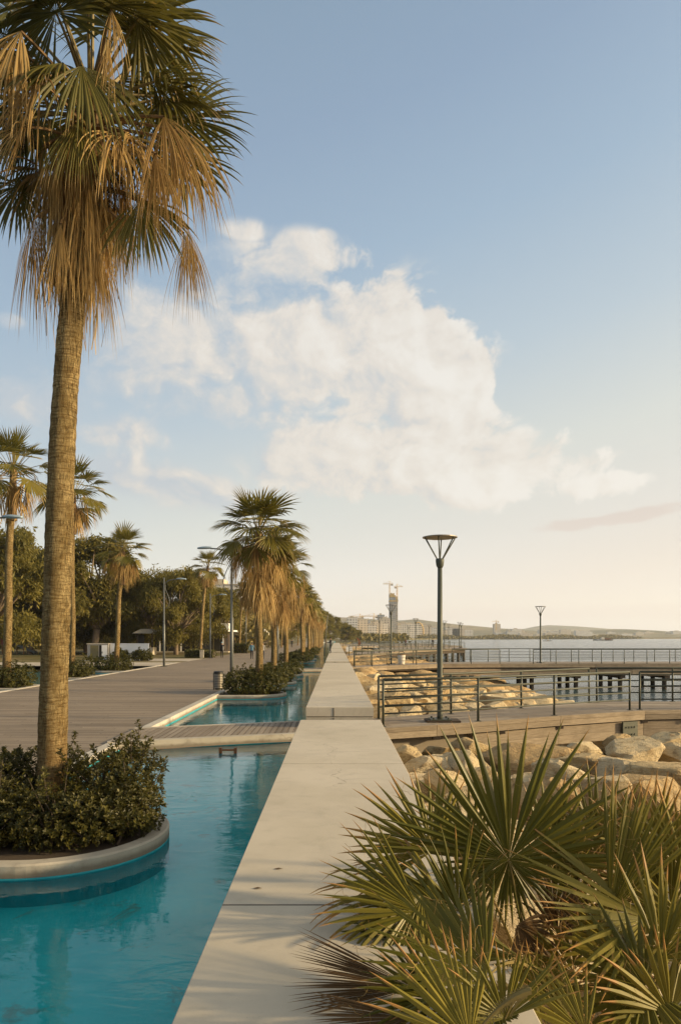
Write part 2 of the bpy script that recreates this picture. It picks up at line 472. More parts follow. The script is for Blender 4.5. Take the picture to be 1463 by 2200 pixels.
M['fan_green'] = m_leaf('shore_palm_leaf', (.074, .076, .010), (.235, .195, .036), (.36, .19, .06), .80, .2, .42)
M['fan_brown'] = m_leaf('withered_palm_leaf', (.085, .05, .022), (.19, .115, .05), (.25, .16, .07), .9, .1, .8)
M['petiole'] = m_plain('leaf_stalk', (.17, .125, .035), .55, 0, .35, 9)
M['petiole_dry'] = m_plain('dry_leaf_stalk', (.20, .12, .05), .75, 0, .4, 9)
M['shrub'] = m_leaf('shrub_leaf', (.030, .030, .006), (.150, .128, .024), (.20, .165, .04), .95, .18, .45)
M['shrub_far'] = m_leaf('far_shrub_leaf', (.036, .038, .008), (.155, .14, .028), (.16, .15, .04), .95, .2, .5)
M['twig'] = m_plain('twig', (.055, .04, .025), .9)
M['treeleaf'] = m_leaf('pepper_tree_leaf', (.060, .060, .010), (.29, .235, .050), (.2, .16, .05), .97, .32, .6)
M['treeleaf_far'] = m_leaf('far_tree_leaf', (.09, .08, .02), (.28, .22, .07), (.2, .16, .05), .97, .25, .6)
M['bark'] = m_plain('tree_bark', (.20, .15, .10), .9, 0, .45, 4, .6)
M['soil'] = m_plain('soil', (.07, .05, .032), .95, 0, .4, 12, .5)
M['steel'] = m_plain('painted_steel', (.052, .056, .036), .5, .1, .2, 7, .05)
M['lamp_steel'] = m_plain('lamp_steel', (.072, .078, .058), .5, .1, .15, 3, .04)
M['disc'] = m_plain('lamp_disc', (.26, .235, .20), .45, .3, .1, 3, .03)
M['galv'] = m_plain('galvanised_pole', (.13, .135, .125), .45, .2, .15, 4, .05)
M['lamp_head'] = m_plain('lamp_head_paint', (.28, .36, .42), .4, .3, .1, 4, .03)
M['white'] = m_plain('white_paint', (.78, .77, .74), .6, 0, .06, 3)
M['grey_metal'] = m_plain('grey_cabinet', (.33, .31, .27), .55, .1, .15, 3)
M['olive'] = m_plain('olive_door', (.16, .135, .06), .6, 0, .15, 5)
M['dark'] = m_plain('dark_interior', (.022, .018, .014), .8, 0, .3, 3)
M['canvas'] = m_plain('cream_canvas', (.62, .56, .46), .8, 0, .12, 2)
M['rust'] = m_plain('rusty_steel', (.22, .09, .035), .8, .1, .35, 3)
M['red'] = m_plain('faded_red', (.22, .06, .03), .7)
M['wood_post'] = m_plain('orange_wood', (.27, .15, .06), .8, 0, .3, 4)
M['bin'] = m_plain('bin_metal', (.30, .27, .22), .4, .6, .2, 8, .08)
M['bin_dark'] = m_plain('bin_lid', (.03, .028, .025), .5, .3, .2)

def m_glass():
    m, t, out = newmat('shop_glass')
    prin(t, out, (.03, .028, .022), .08, None, 0, .6)
    return m
M['glass'] = m_glass()

def m_pool_floor():
    m, t, out = newmat('pool_paint')
    p = pos(t)
    a = noise(t, p, .7, 5, .6); b = noise(t, p, 3.5, 6, .65); c_ = noise(t, p, 1.6, 5, .7, .6)
    c = mixc(t, smooth(t, a, .3, .7), (.014, .42, .48), (.042, .53, .58))
    c = mixc(t, mt(t, 'MULTIPLY', smooth(t, b, .5, .75), .35), c, (.20, .58, .60))
    c = mixc(t, mt(t, 'MULTIPLY', smooth(t, c_, .58, .70), .6), c, (.16, .17, .12))
    prin(t, out, c, .8, bump(t, b, .2, .02), spec=.2)
    return m
M['pool_floor'] = m_pool_floor()
M['pool_band'] = m_plain('pool_wall_paint', (.03, .33, .38), .7, 0, .25, 5)

def m_water(name, tint, scale, stretch, strength, dist, rough=.02):
    m, t, out = newmat(name)
    p = pos(t)
    v = mapping(t, p, stretch)
    n1 = noise(t, v, scale, 3, .55, .6)
    n2 = noise(t, v, scale * 4.3, 3, .5, .3)
    calm = noise(t, p, .25, 2, .5)
    h = mt(t, 'ADD', n1, mt(t, 'MULTIPLY', n2, .16))
    h = mt(t, 'MULTIPLY', h, mt(t, 'ADD', .35, smooth(t, calm, .35, .7)))
    nm = bump(t, h, strength, dist)
    fr = nd(t, 'ShaderNodeFresnel', {'IOR': 1.31, 'Normal': nm}).outputs[0]
    tr = nd(t, 'ShaderNodeBsdfTransparent', {'Color': tint})
    gl = nd(t, 'ShaderNodeBsdfGlossy', {'Color': (1, 1, 1), 'Roughness': rough, 'Normal': nm})
    mx = nd(t, 'ShaderNodeMixShader', {0: fr, 1: tr.outputs[0], 2: gl.outputs[0]})
    t.links.new(mx.outputs[0], out.inputs[0])
    return m
M['pool_water'] = m_water('pool_water', (.76, .97, .96), 1.6, (1.0, 2.0, 1), .22, .05)

def m_sea():
    m, t, out = newmat('sea_water')
    p = pos(t)
    v = mapping(t, p, (1.0, 1.5, 1), (0, 0, .25))
    n1 = noise(t, v, .55, 4, .6, .8)
    n2 = noise(t, v, 2.4, 4, .6, .5)
    n3 = noise(t, mapping(t, p, (.02, .15, 1)), 1.0, 4, .6)
    h = mt(t, 'ADD', mt(t, 'MULTIPLY', n1, 1.0), mt(t, 'MULTIPLY', n2, .28))
    nm = bump(t, h, .85, .5)
    c = mixc(t, n3, (.028, .055, .06), (.06, .095, .10))
    b = nd(t, 'ShaderNodeBsdfPrincipled', {'Base Color': c, 'Roughness': .12, 'IOR': 1.33, 'Specular IOR Level': .5, 'Normal': nm})
    t.links.new(b.outputs[0], out.inputs[0])
    return m
M['sea'] = m_sea()

def m_ground():
    m, t, out = newmat('park_ground')
    p = pos(t)
    a = noise(t, p, .12, 5, .6); b = noise(t, p, 1.5, 6, .65)
    c = mixc(t, smooth(t, a, .40, .58), (.13, .115, .045), (.22, .165, .085))
    c = mixc(t, mt(t, 'MULTIPLY', b, .5), c, (.085, .085, .028))
    prin(t, out, c, .95, bump(t, b, .4, .05), spec=.1)
    return m
M['lawn'] = m_ground()
M['paving'] = m_concrete('light_paving', (.40, .34, .26), (.48, .42, .33), .5)
def m_shore():
    m, t, out = newmat('shore_gravel')
    p = pos(t)
    b = noise(t, p, 5, 6, .7)
    c = mixc(t, b, (.15, .11, .06), (.34, .26, .15))
    prin(t, out, c, .95, bump(t, b, .8, .08), spec=.1)
    return m
M['shore'] = m_shore()
def m_hill():
    m, t, out = newmat('hill_scrub')
    p = pos(t)
    a = noise(t, p, .004, 6, .6); b = noise(t, p, .03, 5, .65)
    c = mixc(t, smooth(t, a, .35, .65), (.10, .095, .045), (.24, .19, .11))
    c = mixc(t, mt(t, 'MULTIPLY', smooth(t, b, .5, .7), .6), c, (.06, .062, .03))
    vor = nd(t, 'ShaderNodeTexVoronoi', {'Vector': p, 'Scale': .03})
    prin(t, out, c, .95, None, spec=.05)
    return m
M['hill'] = m_hill()
def m_facade(name, wall, win, fh=3.3, ww=3.6, fz=.45, fx=.35):
    m, t, out = newmat(name)
    p = pos(t)
    s = nd(t, 'ShaderNodeSeparateXYZ', {0: p})
    hx = mt(t, 'DIVIDE', mt(t, 'ADD', s.outputs[0], mt(t, 'MULTIPLY', s.outputs[1], .93)), ww)
    hz = mt(t, 'DIVIDE', mt(t, 'ADD', s.outputs[2], 1.0), fh)
    fx_ = mt(t, 'FRACT', hx); fz_ = mt(t, 'FRACT', hz)
    k = mt(t, 'MULTIPLY', mt(t, 'GREATER_THAN', fx_, fx), mt(t, 'GREATER_THAN', fz_, fz))
    nz = nd(t, 'ShaderNodeSeparateXYZ', {0: nd(t, 'ShaderNodeNewGeometry').outputs['Normal']}).outputs[2]
    k = mt(t, 'MULTIPLY', k, mt(t, 'LESS_THAN', nz, .5))
    idv = nd(t, 'ShaderNodeCombineXYZ', {0: mt(t, 'FLOOR', hx), 1: mt(t, 'FLOOR', hz), 2: 0.0}).outputs[0]
    rnd = nd(t, 'ShaderNodeTexWhiteNoise', {'Vector': idv}, noise_dimensions='3D').outputs[0]
    wc = mixc(t, rnd, win, tuple(v * 2.2 for v in win))
    c = mixc(t, k, mixc(t, noise(t, p, .15, 3), tuple(v * .88 for v in wall), wall), wc)
    prin(t, out, c, .7, None, spec=.3)
    return m
M['fac_white'] = m_facade('white_facade', (.70, .67, .61), (.16, .155, .15))
M['fac_cream'] = m_facade('cream_facade', (.62, .54, .43), (.17, .15, .12), 3.2, 4.4, .5, .45)
M['fac_grey'] = m_facade('grey_facade', (.40, .40, .40), (.12, .14, .16), 3.4, 2.6, .35, .25)
M['fac_tower'] = m_facade('tower_facade', (.34, .31, .26), (.10, .115, .13), 3.6, 6.0, .30, .12)
M['crane'] = m_plain('crane_yellow', (.55, .36, .10), .6)
M['frame_yellow'] = m_plain('formwork', (.52, .36, .13), .8, 0, .4, .3)

# ================================================================== SETTING
def structure(o, kind='structure'):
    o['kind'] = kind
    return o
SEA_Z = -2.2
WATER_Z = -0.16
XE = -5.0          # promenade edge beside the pool
XL = -14.1         # promenade edge beside the second pool
WL, WR = -0.765, 0.955   # bench wall

# sea
mb = MB()
mb.quad([(-7000, -400, SEA_Z), (9000, -400, SEA_Z), (9000, 12000, SEA_Z), (-7000, 12000, SEA_Z)])
structure(mb.build('sea', M['sea']))
# land: one sheet with the curved bay shore
shore = [(1.2, -60), (1.4, 210), (6, 330), (12, 520), (30, 800), (120, 1020), (240, 1200), (520, 1380), (900, 1560), (1500, 1850), (2600, 2300), (4200, 2700), (9000, 3300)]
mb = MB()
poly = [(-7000, -60)] + shore + [(9000, 11000), (-7000, 11000)]
mb.prism(poly, -4.0, -0.62)
structure(mb.build('ground', M['lawn']))
# rubble slope under the boulders
def slope_z(x): return -0.42 - 0.135 * max(0, x - 1.0)
mb = MB()
xs = [0.9, 1.6, 2.5, 4, 6, 8, 10, 12, 14, 16, 18, 20]
ys = [-6 + 4 * k for k in range(0, 62)]
for j, y in enumerate(ys):
    for i, x in enumerate(xs):
        mb.v.append((x, y, slope_z(x) + .25 * mnoise.noise(Vector((x * .7, y * .7, 0))) - .1))
n = len(xs)
for j in range(len(ys) - 1):
    for i in range(n - 1):
        mb.face((j * n + i, j * n + i + 1, (j + 1) * n + i + 1, (j + 1) * n + i))
structure(mb.build('shore_slope', M['shore'], smooth=True))
# promenade
mb = MB(); mb.box(XL, XE, -12, 420, -.6, 0.0)
structure(mb.build('promenade', M['boards']))
# kerbs of the promenade
mb = MB()
mb.box(XE - .02, XE + .24, -12, 15.35, -.5, .022, bev=.012)
mb.box(XE - .02, XE + .24, 17.55, 48.1, -.5, .022, bev=.012)
mb.box(XE - .02, XE + .24, 50.6, 400, -.5, .022, bev=.012)
structure(mb.build('pool_kerb', M['kerb']))
mb = MB(); mb.box(XL - .28, XL + .02, -12, 62, -.5, .022, bev=.012)
structure(mb.build('promenade_kerb', M['kerb']))
# pools
mb = MB(); mb.quad([(XE, -12, -.44), (WL + .2, -12, -.44), (WL + .2, 400, -.44), (XE, 400, -.44)])
mb.quad([(-25, 10, -.44), (XL, 10, -.44), (XL, 56, -.44), (-25, 56, -.44)])
structure(mb.build('pool_floor', M['pool_floor']))
mb = MB(); mb.quad([(XE + .1, -12, WATER_Z), (WL + .1, -12, WATER_Z), (WL + .1, 400, WATER_Z), (XE + .1, 400, WATER_Z)])
structure(mb.build('pool_water', M['pool_water']))
mb = MB(); mb.quad([(-24.6, 10, WATER_Z), (XL - .1, 10, WATER_Z), (XL - .1, 55.6, WATER_Z), (-24.6, 55.6, WATER_Z)])
structure(mb.build('second_pool_water', M['pool_water']))
# painted band of the pool walls just above the water
mb = MB()
mb.box(XE + .2, XE + .262, -12, 400, -.5, -.135)
mb.box(WL - .006, WL + .1, -12, 400, -.5, -.135)
structure(mb.build('pool_wall_band', M['pool_band']))
# park side
mb = MB()
mb.box(-400, -24.6, -12, 420, -.6, 0.0); mb.box(-24.6, XL, 55.6, 420, -.6, 0.0)
structure(mb.build('park_lawn', M['lawn']))
mb = MB()
mb.box(-26.2, -24.6, 8, 57.4, -.5, .03); mb.box(-24.6, XL - .28, 55.6, 57.4, -.5, .03)
mb.box(-70, XL, 58.3, 63.5, -.3, .006)
mb.box(-24.6, XL, 66.5, 74.0, -.3, .010)
structure(mb.build('paved_path', M['paving']))

# ================================================================== BENCH WALLS
def bench_wall(y0, y1, label, nseam):
    w = thing('bench_wall', label, 'bench wall', ((WL + WR) / 2, y0, 0), group='concrete bench walls along the pool')
    hw = (WR - WL) / 2
    nseg = max(1, nseam)
    L = (y1 - y0) / nseg
    for k in range(nseg):
        mb = MB(); mb.box(-hw, hw, k * L + .007, (k + 1) * L - .007, .31, .55, bev=.006)
        mb.build('seat_slab', M['concrete'], w)
    for k in range(1, nseg):
        mb = MB(); mb.box(-hw + .004, hw - .004, k * L - .012, k * L + .012, .33, .5475); mb.build('joint_seal', M['dark'], w)
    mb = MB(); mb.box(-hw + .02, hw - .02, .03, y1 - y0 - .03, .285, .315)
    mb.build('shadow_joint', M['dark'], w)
    mb = MB()
    for k in range(nseg):
        mb.box(-hw + .002, hw - .002, k * L + .004, (k + 1) * L - .004, -.5, .29, bev=.01)
    mb.build('base', M['concrete_dark'], w)
    mb = MB(); mb.box(-.17, -.15, -.006, .05, -.02, .283); mb.box(-.17, -.15, .0, .05, .318, .535); mb.build('joint_seal', M['dark'], w)
    return w
bench_wall(-5.72, 15.08, 'long pale concrete bench wall nearest the camera, beside the nearest pool', 4)
bench_wall(17.76, 47.9, 'concrete bench wall beyond the wooden footbridge, with two stacked courses on its near end', 6)
bench_wall(50.4, 76.5, 'third concrete bench wall, where the man in black stands', 5)
bench_wall(79.2, 106, 'far concrete bench wall stretching past the man in black', 4)
bench_wall(109, 200, 'farthest concrete bench wall, narrowing to a point', 10)
# expansion seam cover on the near end of the second wall
# ================================================================== FOOTBRIDGES over the pool
def footbridge(dy, label, detail=True):
    b = thing('footbridge', label, 'footbridge', (-3, 17.2 + dy, 0), group='low footbridges across the pool')
    ox, oy = -3.0, 17.2
    fl, fr = Vector((XE - .05, 15.40)), Vector((.955, 17.45))
    rl, rr = Vector((XE - .05, 17.50)), Vector((.955, 19.60))
    def pt(p, z): return (p.x - ox, p.y - oy, z)
    n = 42
    mb = MB()
    for k in range(n):
        a, c = k / n + .0012, (k + 1) / n - .0012
        q = [fl.lerp(fr, a), fl.lerp(fr, c), rl.lerp(rr, c), rl.lerp(rr, a)]
        i = len(mb.v)
        for z in (0.0, .038):
            for p in q: mb.v.append(pt(p, z))
        for f in ((0, 1, 5, 4), (1, 2, 6, 5), (2, 3, 7, 6), (3, 0, 4, 7), (4, 5, 6, 7)):
            mb.face(tuple(i + j for j in f))
    mb.build('deck', M['bridge_boards'], b)
    def strip(p0, p1, w, z0, z1, sag=0.0, m=0):
        N = 14
        d = (p1 - p0).normalized(); nn = Vector((-d.y, d.x))
        for k in range(N):
            a, c = p0.lerp(p1, k / N), p0.lerp(p1, (k + 1) / N)
            za = z0 + sag * math.sin(math.pi * k / N); zc = z0 + sag * math.sin(math.pi * (k + 1) / N)
            A, B = a + nn * w, c + nn * w
            i = len(mb.v)
            mb.v.extend([pt(a, za), pt(c, zc), pt(c, z1), pt(a, z1), pt(A, za), pt(B, zc), pt(B, z1), pt(A, z1)])
            for f in ((0, 1, 2, 3), (3, 2, 6, 7), (5, 4, 7, 6), (1, 0, 4, 5)):
                mb.face(tuple(i + j for j in f), m)
    mb = MB()
    dd = (fr - fl).normalized(); nn = Vector((-dd.y, dd.x))
    strip(fl - nn * .2, fr - nn * .2, .2, -.20, .042, 0.06)
    mb.build('edge_beam', M['concrete_dark'], b)
    mb = MB(); strip(rl, rr, .2, -.3, .042, 0.0); mb.build('edge_beam', M['concrete_dark'], b)
    mb = MB()
    strip(fl - nn * .17, fr - nn * .17, .12, -.5, -.12)
    mb.build('painted_skirt', M['pool_band'], b)
    mb = MB(); strip(rl + nn * .02, rr + nn * .02, .1, -.5, -.28); mb.build('painted_skirt', M['pool_band'], b)
    return b
footbridge(0, 'low planked footbridge crossing the pool between the two nearest bench walls')
footbridge(32.6, 'distant low footbridge across the pool behind the third island planter')
# pipe bracket under the near bridge
t_ = thing('pipe_bracket', 'small rusty U shaped pipe bracket on the pool side of the near footbridge', 'bracket', at(490, 1612, -.1))
mb = MB(); mb.box(-.17, .17, -.04, -.005, -.015, .02); mb.build('bar', M['rust'], t_)
for s in (-1, 1):
    mb = MB(); mb.box(s * .16 - .03, s * .16 + .03, -.06, 0.02, -.07, .05); mb.build('clamp', M['rust'], t_)

# ================================================================== PIERS
def offset_pts(poly, d):
    out = []
    for k, p in enumerate(poly):
        a = poly[max(0, k - 1)]; c = poly[min(len(poly) - 1, k + 1)]
        t = (Vector(c) - Vector(a)).normalized()
        out.append((p[0] - t.y * d, p[1] + t.x * d))
    return out
def resample(poly, step, jit=0):
    pts = [Vector(p) for p in poly]
    res = [pts[0].copy()]
    for a, c in zip(pts, pts[1:]):
        n = max(1, round((c - a).length / step))
        for k in range(1, n + 1): res.append(a.lerp(c, k / n))
    return res
def beam(mb, poly, thick, z0, z1):
    """upright beam along a plan polyline, thickness to the left of the path"""
    inn = offset_pts(poly, thick)
    i = len(mb.v); n = len(poly)
    for (p, q) in zip(poly, inn):
        mb.v.extend([(p[0], p[1], z0), (p[0], p[1], z1), (q[0], q[1], z1), (q[0], q[1], z0)])
    for k in range(n - 1):
        a = i + 4 * k; b = a + 4
        for j in range(4):
            q = (j + 1) % 4
            mb.face((a + j, b + j, b + q, a + q))
    mb.face((i, i + 1, i + 2, i + 3)); a = i + 4 * (n - 1); mb.face((a + 3, a + 2, a + 1, a))
brng = random.Random(4)
def boards(mb, poly, thick, z0, z1, step=3.1, gap=.006, rows=1):
    pts = resample(poly, step)
    for r in range(rows):
        za = z0 + (z1 - z0) * r / rows; zb = z0 + (z1 - z0) * (r + 1) / rows - (.006 if r < rows - 1 else 0)
        for p, q in zip(pts, pts[1:]):
            d = (q - p).normalized()
            n0 = len(mb.f)
            o = brng.uniform(-.004, .004)
            nrm = Vector((-d.y, d.x))
            beam(mb, [tuple(p + d * gap + nrm * o), tuple(q - d * gap + nrm * o)], thick, za, zb)
            v = brng.random()
            for k in range(n0, len(mb.f)): mb.a[k] = v
def railing(parent, poly, zb, h, step, nrail, r_post, r_rail, tips=True):
    pts = resample(poly, step)
    mb = MB()
    top = [Vector((p.x, p.y, zb + h)) for p in pts]
    mb.tube(top, r_post * .95, 8)
    for k in range(1, nrail):
        z = zb + .14 + (h - .14) * k / nrail
        mb.tube([Vector((p.x, p.y, z - .02)) for p in pts], r_rail, 6)
    rl = mb.build('railing', M['steel'], parent, smooth=True)
    pm = MB(); pm.tube([(0, 0, 0), (0, 0, h)], r_post, 8)
    pm.box(-.07, .07, -.07, .07, 0, .012)
    first = None
    for p in pts:
        if first is None:
            first = pm.build('post', M['steel'], rl, loc=(p.x, p.y, zb)); first.data.polygons.foreach_set('use_smooth', [len(q.vertices) == 4 and q.index < 8 for q in first.data.polygons])
        else:
            o = first.copy(); COL.objects.link(o); o.parent = rl; o.location = (p.x, p.y, zb)
    return rl
def pier_deck(p, front, rear, z, matn, th=.06):
    mb = MB()
    poly = list(front) + list(reversed(rear))
    mb.prism(poly, z - th, z)
    return mb.build('deck', M[matn], p)

PZ = .03
# nearest pier -------------------------------------------------------
p1 = thing('boardwalk_pier', 'nearest timber boardwalk with pipe railings leaving the bench wall over the boulders', 'pier', (0, 0, 0), group='timber piers off the bench wall')
fr1 = [(.962, 17.45), (2.6, 18.15), (6.5, 20.3), (9.6, 21.75), (11, 21.95), (34, 22.2)]
rr1 = [(.962, 19.75), (3.5, 21.25), (6.0, 22.85), (8.8, 24.65), (10, 24.95), (34, 25.6)]
mb = MB(); mb.prism(fr1[:4] + list(reversed(rr1[:4])), PZ - .06, PZ); mb.build('deck', M['pier_boards'], p1)
mb = MB(); mb.prism(fr1[3:] + list(reversed(rr1[3:])), PZ - .06, PZ); mb.build('deck', M['pier_boards_straight'], p1)
def dz(poly, d): return offset_pts(poly, d)
mb = MB(); boards(mb, offset_pts(fr1, -.045), .05, PZ - .10, PZ + .02); boards(mb, offset_pts(fr1, -.03), .10, PZ - .27, PZ - .105, 4.3)
mb.build('fascia_board', M['timber'], p1)
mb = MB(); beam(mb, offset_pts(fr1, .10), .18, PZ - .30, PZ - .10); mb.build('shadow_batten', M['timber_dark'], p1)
mb = MB(); boards(mb, offset_pts([(3.7, 18.76), (6.5, 20.3), (9.6, 21.75), (11, 21.95), (34, 22.2)], .04), .22, PZ - .82, PZ - .31, 5.2, rows=2); mb.build('support_beam', M['timber'], p1)
mb = MB(); beam(mb, offset_pts(rr1, -.18), .18, PZ - .5, PZ - .065); mb.build('rear_beam', M['timber'], p1)
for k, q in enumerate(resample(offset_pts(fr1, -.02), 2.4)[1:9]):
    mb = MB(); mb.box(-.09, .09, -.02, .25, -.36, -.285); mb.build('joist_end', M['timber_dark'], p1, loc=(q.x, q.y, PZ))
mb = MB()
mb.box(-.30, .30, -.03, .02, -.27, .27)
for sx in (-.17, -.06, .06, .17):
    for sz in (-.12, .1):
        mb.tube([(sx, -.03, sz), (sx, -.06, sz)], .028, 6)
q = at(1333, 1577, -.5)
mb.build('splice_plate', M['steel'], p1, loc=(9.0, 21.40, PZ - .56)).rotation_euler = (0, 0, R(24))
mb = MB(); mb.box(-.9, 1.7, -.15, .6, -.9, 0); mb.build('abutment', M['concrete_dark'], p1, loc=(2.1, 18.45, PZ - .33)).rotation_euler = (0, 0, R(26))
railing(p1, [(1.21, 17.94), (3.89, 19.12), (6.41, 20.52), (9.25, 22.0)], PZ, 1.2, 2.9, 5, .034, .021)
railing(p1, [(1.2, 19.66), (3.45, 20.96), (5.99, 22.6), (8.84, 24.4)], PZ, 1.2, 2.9, 5, .034, .021)
railing(p1, [(9.62, 22.12), (12.6, 22.2), (15.6, 22.24), (32, 22.4)], PZ, 1.2, 2.9, 5, .034, .021)
railing(p1, [(9.2, 24.65), (12, 24.9), (15, 25.05), (32, 25.4)], PZ, 1.2, 2.9, 5, .034, .021)
for (x, y) in ((12, 22.4), (12, 24.6), (16, 22.5), (16, 24.8), (20, 22.6), (20, 24.9), (24, 22.7), (24, 25), (28, 22.7), (28, 25.1)):
    mb = MB(); mb.tube([(x, y, -3.2), (x, y, -.42)], .17, 10); mb.build('pile', M['pile'], p1, smooth=True)
# second pier ---------------------------------------------------------
p2 = thing('boardwalk_pier', 'long timber pier on dark piles crossing the right of the photo behind the nearest boardwalk', 'pier', (0, 0, 0), group='timber piers off the bench wall')
fr2 = [(.962, 51.6), (4, 55.0), (9, 58.6), (14, 59.2), (70, 59.6)]
rr2 = [(.962, 55.0), (4, 58.5), (9, 62.6), (14, 64.6), (70, 65.2)]
pier_deck(p2, fr2, rr2, PZ, 'pier_boards_straight')
mb = MB(); boards(mb, offset_pts(fr2, -.05), .12, PZ - .30, PZ + .03, 4.0, rows=2); mb.build('fascia_board', M['timber'], p2)
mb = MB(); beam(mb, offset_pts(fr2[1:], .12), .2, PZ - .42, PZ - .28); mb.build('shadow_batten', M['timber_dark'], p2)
mb = MB(); boards(mb, offset_pts(fr2[2:], .05), .25, PZ - .98, PZ - .42, 5.5, rows=2); mb.build('support_beam', M['timber'], p2)
mb = MB(); beam(mb, offset_pts(rr2[1:], -.3), .25, PZ - .9, PZ - .065); mb.build('rear_beam', M['timber'], p2)
railing(p2, [(1.4, 52.6), (4.2, 55.6), (9, 59.2), (14, 59.7)], PZ, 1.2, 2.6, 4, .034, .02)
railing(p2, [(1.4, 54.6), (4.2, 57.8), (9, 62.0)], PZ, 1.2, 2.6, 4, .034, .02)
railing(p2, [(10.5, 63.2), (14, 64.3), (66, 64.9)], PZ, 1.2, 1.95, 4, .034, .018)
railing(p2, [(17, 60.2), (66, 60.2)], PZ, 1.2, 1.95, 4, .034, .018)
for x in (16.8, 20.6, 24.4, 28.2, 32, 36):
    for yo in (60.0, 62.2, 64.4):
        mb = MB(); mb.tube([(x, yo, -3.2), (x, yo, -.9)], .19, 10); mb.build('pile', M['pile'], p2, smooth=True)
    mb = MB(); mb.box(x - .22, x + .22, 59.4, 64.9, PZ - 1.25, PZ - .93); mb.build('cross_head', M['timber_dark'], p2)
for (x, y) in ((11.5, 59.4), (11.5, 63)):
    mb = MB(); mb.tube([(x, y, -3.2), (x, y, -.4)], .22, 10); mb.build('pile', M['pile'], p2, smooth=True)
# third and fourth ------------------------------------------------------
p3 = thing('boardwalk_pier', 'far rising timber pier ending by the two standing men', 'pier', (0, 0, 0), group='timber piers off the bench wall')
fr3 = [(.962, 78), (4.5, 88), (8, 99), (11.5, 109), (24.5, 131)]
rr3 = [(.962, 86), (4.5, 106), (8, 126), (11.5, 142), (24.5, 150)]
pier_deck(p3, fr3, rr3, PZ + .12, 'pier_boards_straight', .12)
mb = MB(); beam(mb, offset_pts(fr3, -.05), .12, PZ - .18, PZ + .15); mb.build('fascia_board', M['timber'], p3)
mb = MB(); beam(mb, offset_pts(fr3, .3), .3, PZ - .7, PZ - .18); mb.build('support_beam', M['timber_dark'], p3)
railing(p3, [(1.5, 79.5), (4.8, 89), (11.8, 110), (24.2, 131.4)], PZ + .12, 1.15, 2.8, 4, .045, .022)
railing(p3, rr3[2:], PZ + .12, 1.25, 1.6, 3, .05, .025)
for k, q in enumerate(resample(offset_pts(fr3[2:], .6), 3.0)):
    mb = MB(); mb.tube([(q.x, q.y, -3.2), (q.x, q.y, -.5)], .26, 8); mb.build('pile', M['pile'], p3, smooth=True)
for k, q in enumerate(resample(offset_pts(fr3[3:], 8), 3.4)):
    mb = MB(); mb.tube([(q.x, q.y, -3.2), (q.x, q.y, -.1)], .26, 8); mb.build('pile', M['pile'], p3, smooth=True)
p4 = thing('boardwalk_pier', 'farthest timber pier, a dark line under the row of far lamps', 'pier', (0, 0, 0), group='timber piers off the bench wall')
fr4 = [(.962, 150), (10, 160), (30, 166)]
rr4 = [(.962, 205), (10, 215), (30, 222)]
pier_deck(p4, fr4, rr4, PZ + .1, 'pier_boards_straight', .3)
railing(p4, [(1.5, 151), (10, 160.5), (29.5, 166.3)], PZ + .1, 1.2, 3.0, 3, .05, .025)
for k, q in enumerate(resample(offset_pts(fr4[1:], .6), 4.0)):
    mb = MB(); mb.tube([(q.x, q.y, -3.2), (q.x, q.y, -.1)], .28, 8); mb.build('pile', M['pile'], p4, smooth=True)

# ================================================================== PIER LAMPS
def cone_lamp():
    L = thing('pier_lamp', 'x', 'lamp post', (0, 0, 0), group='open cone lamps on the piers')
    mb = MB(); mb.box(-.28, .28, -.28, .28, 0, .03)
    for sx in (-1, 1):
        for sy in (-1, 1): mb.tube([(sx * .2, sy * .2, .02), (sx * .2, sy * .2, .07)], .03, 6)
    mb.build('base_plate', M['steel'], L)
    mb = MB(); mb.tube([(0, 0, .02), (0, 0, .12), (0, 0, 2.0), (0, 0, 4.22)], [.085, .078, .074, .062], 14); mb.build('pole', M['lamp_steel'], L, smooth=True)
    mb = MB(); mb.tube([(0, 0, 4.14), (0, 0, 4.20), (0, 0, 4.32), (0, 0, 4.38), (0, 0, 4.40)], [.066, .10, .115, .115, .06], 14); mb.build('collar', M['lamp_steel'], L, smooth=True)
    for k in range(6):
        a = 2 * math.pi * (k + .28) / 6
        mb = MB(); mb.tube([(math.cos(a) * .07, math.sin(a) * .07, 4.36), (math.cos(a) * .445, math.sin(a) * .445, 4.955)], .019, 6)
        mb.build('strut', M['lamp_steel'], L)
    mb = MB()
    n = 28
    pr = [(.0, 4.955), (.40, 4.955), (.475, 4.965), (.475, 4.985), (.40, 5.0), (0, 5.02)]
    for k in range(n):
        a, b = 2 * math.pi * k / n, 2 * math.pi * (k + 1) / n
        for (r0, z0), (r1, z1) in zip(pr, pr[1:]):
            q = [(r0 * math.cos(a), r0 * math.sin(a), z0), (r0 * math.cos(b), r0 * math.sin(b), z0), (r1 * math.cos(b), r1 * math.sin(b), z1), (r1 * math.cos(a), r1 * math.sin(a), z1)]
            if r0 == 0: q = [q[0], q[2], q[3]]
            if r1 == 0: q = q[:3]
            mb.quad(q)
    mb.build('disc', M['disc'], L)
    return L
lamp0 = cone_lamp()
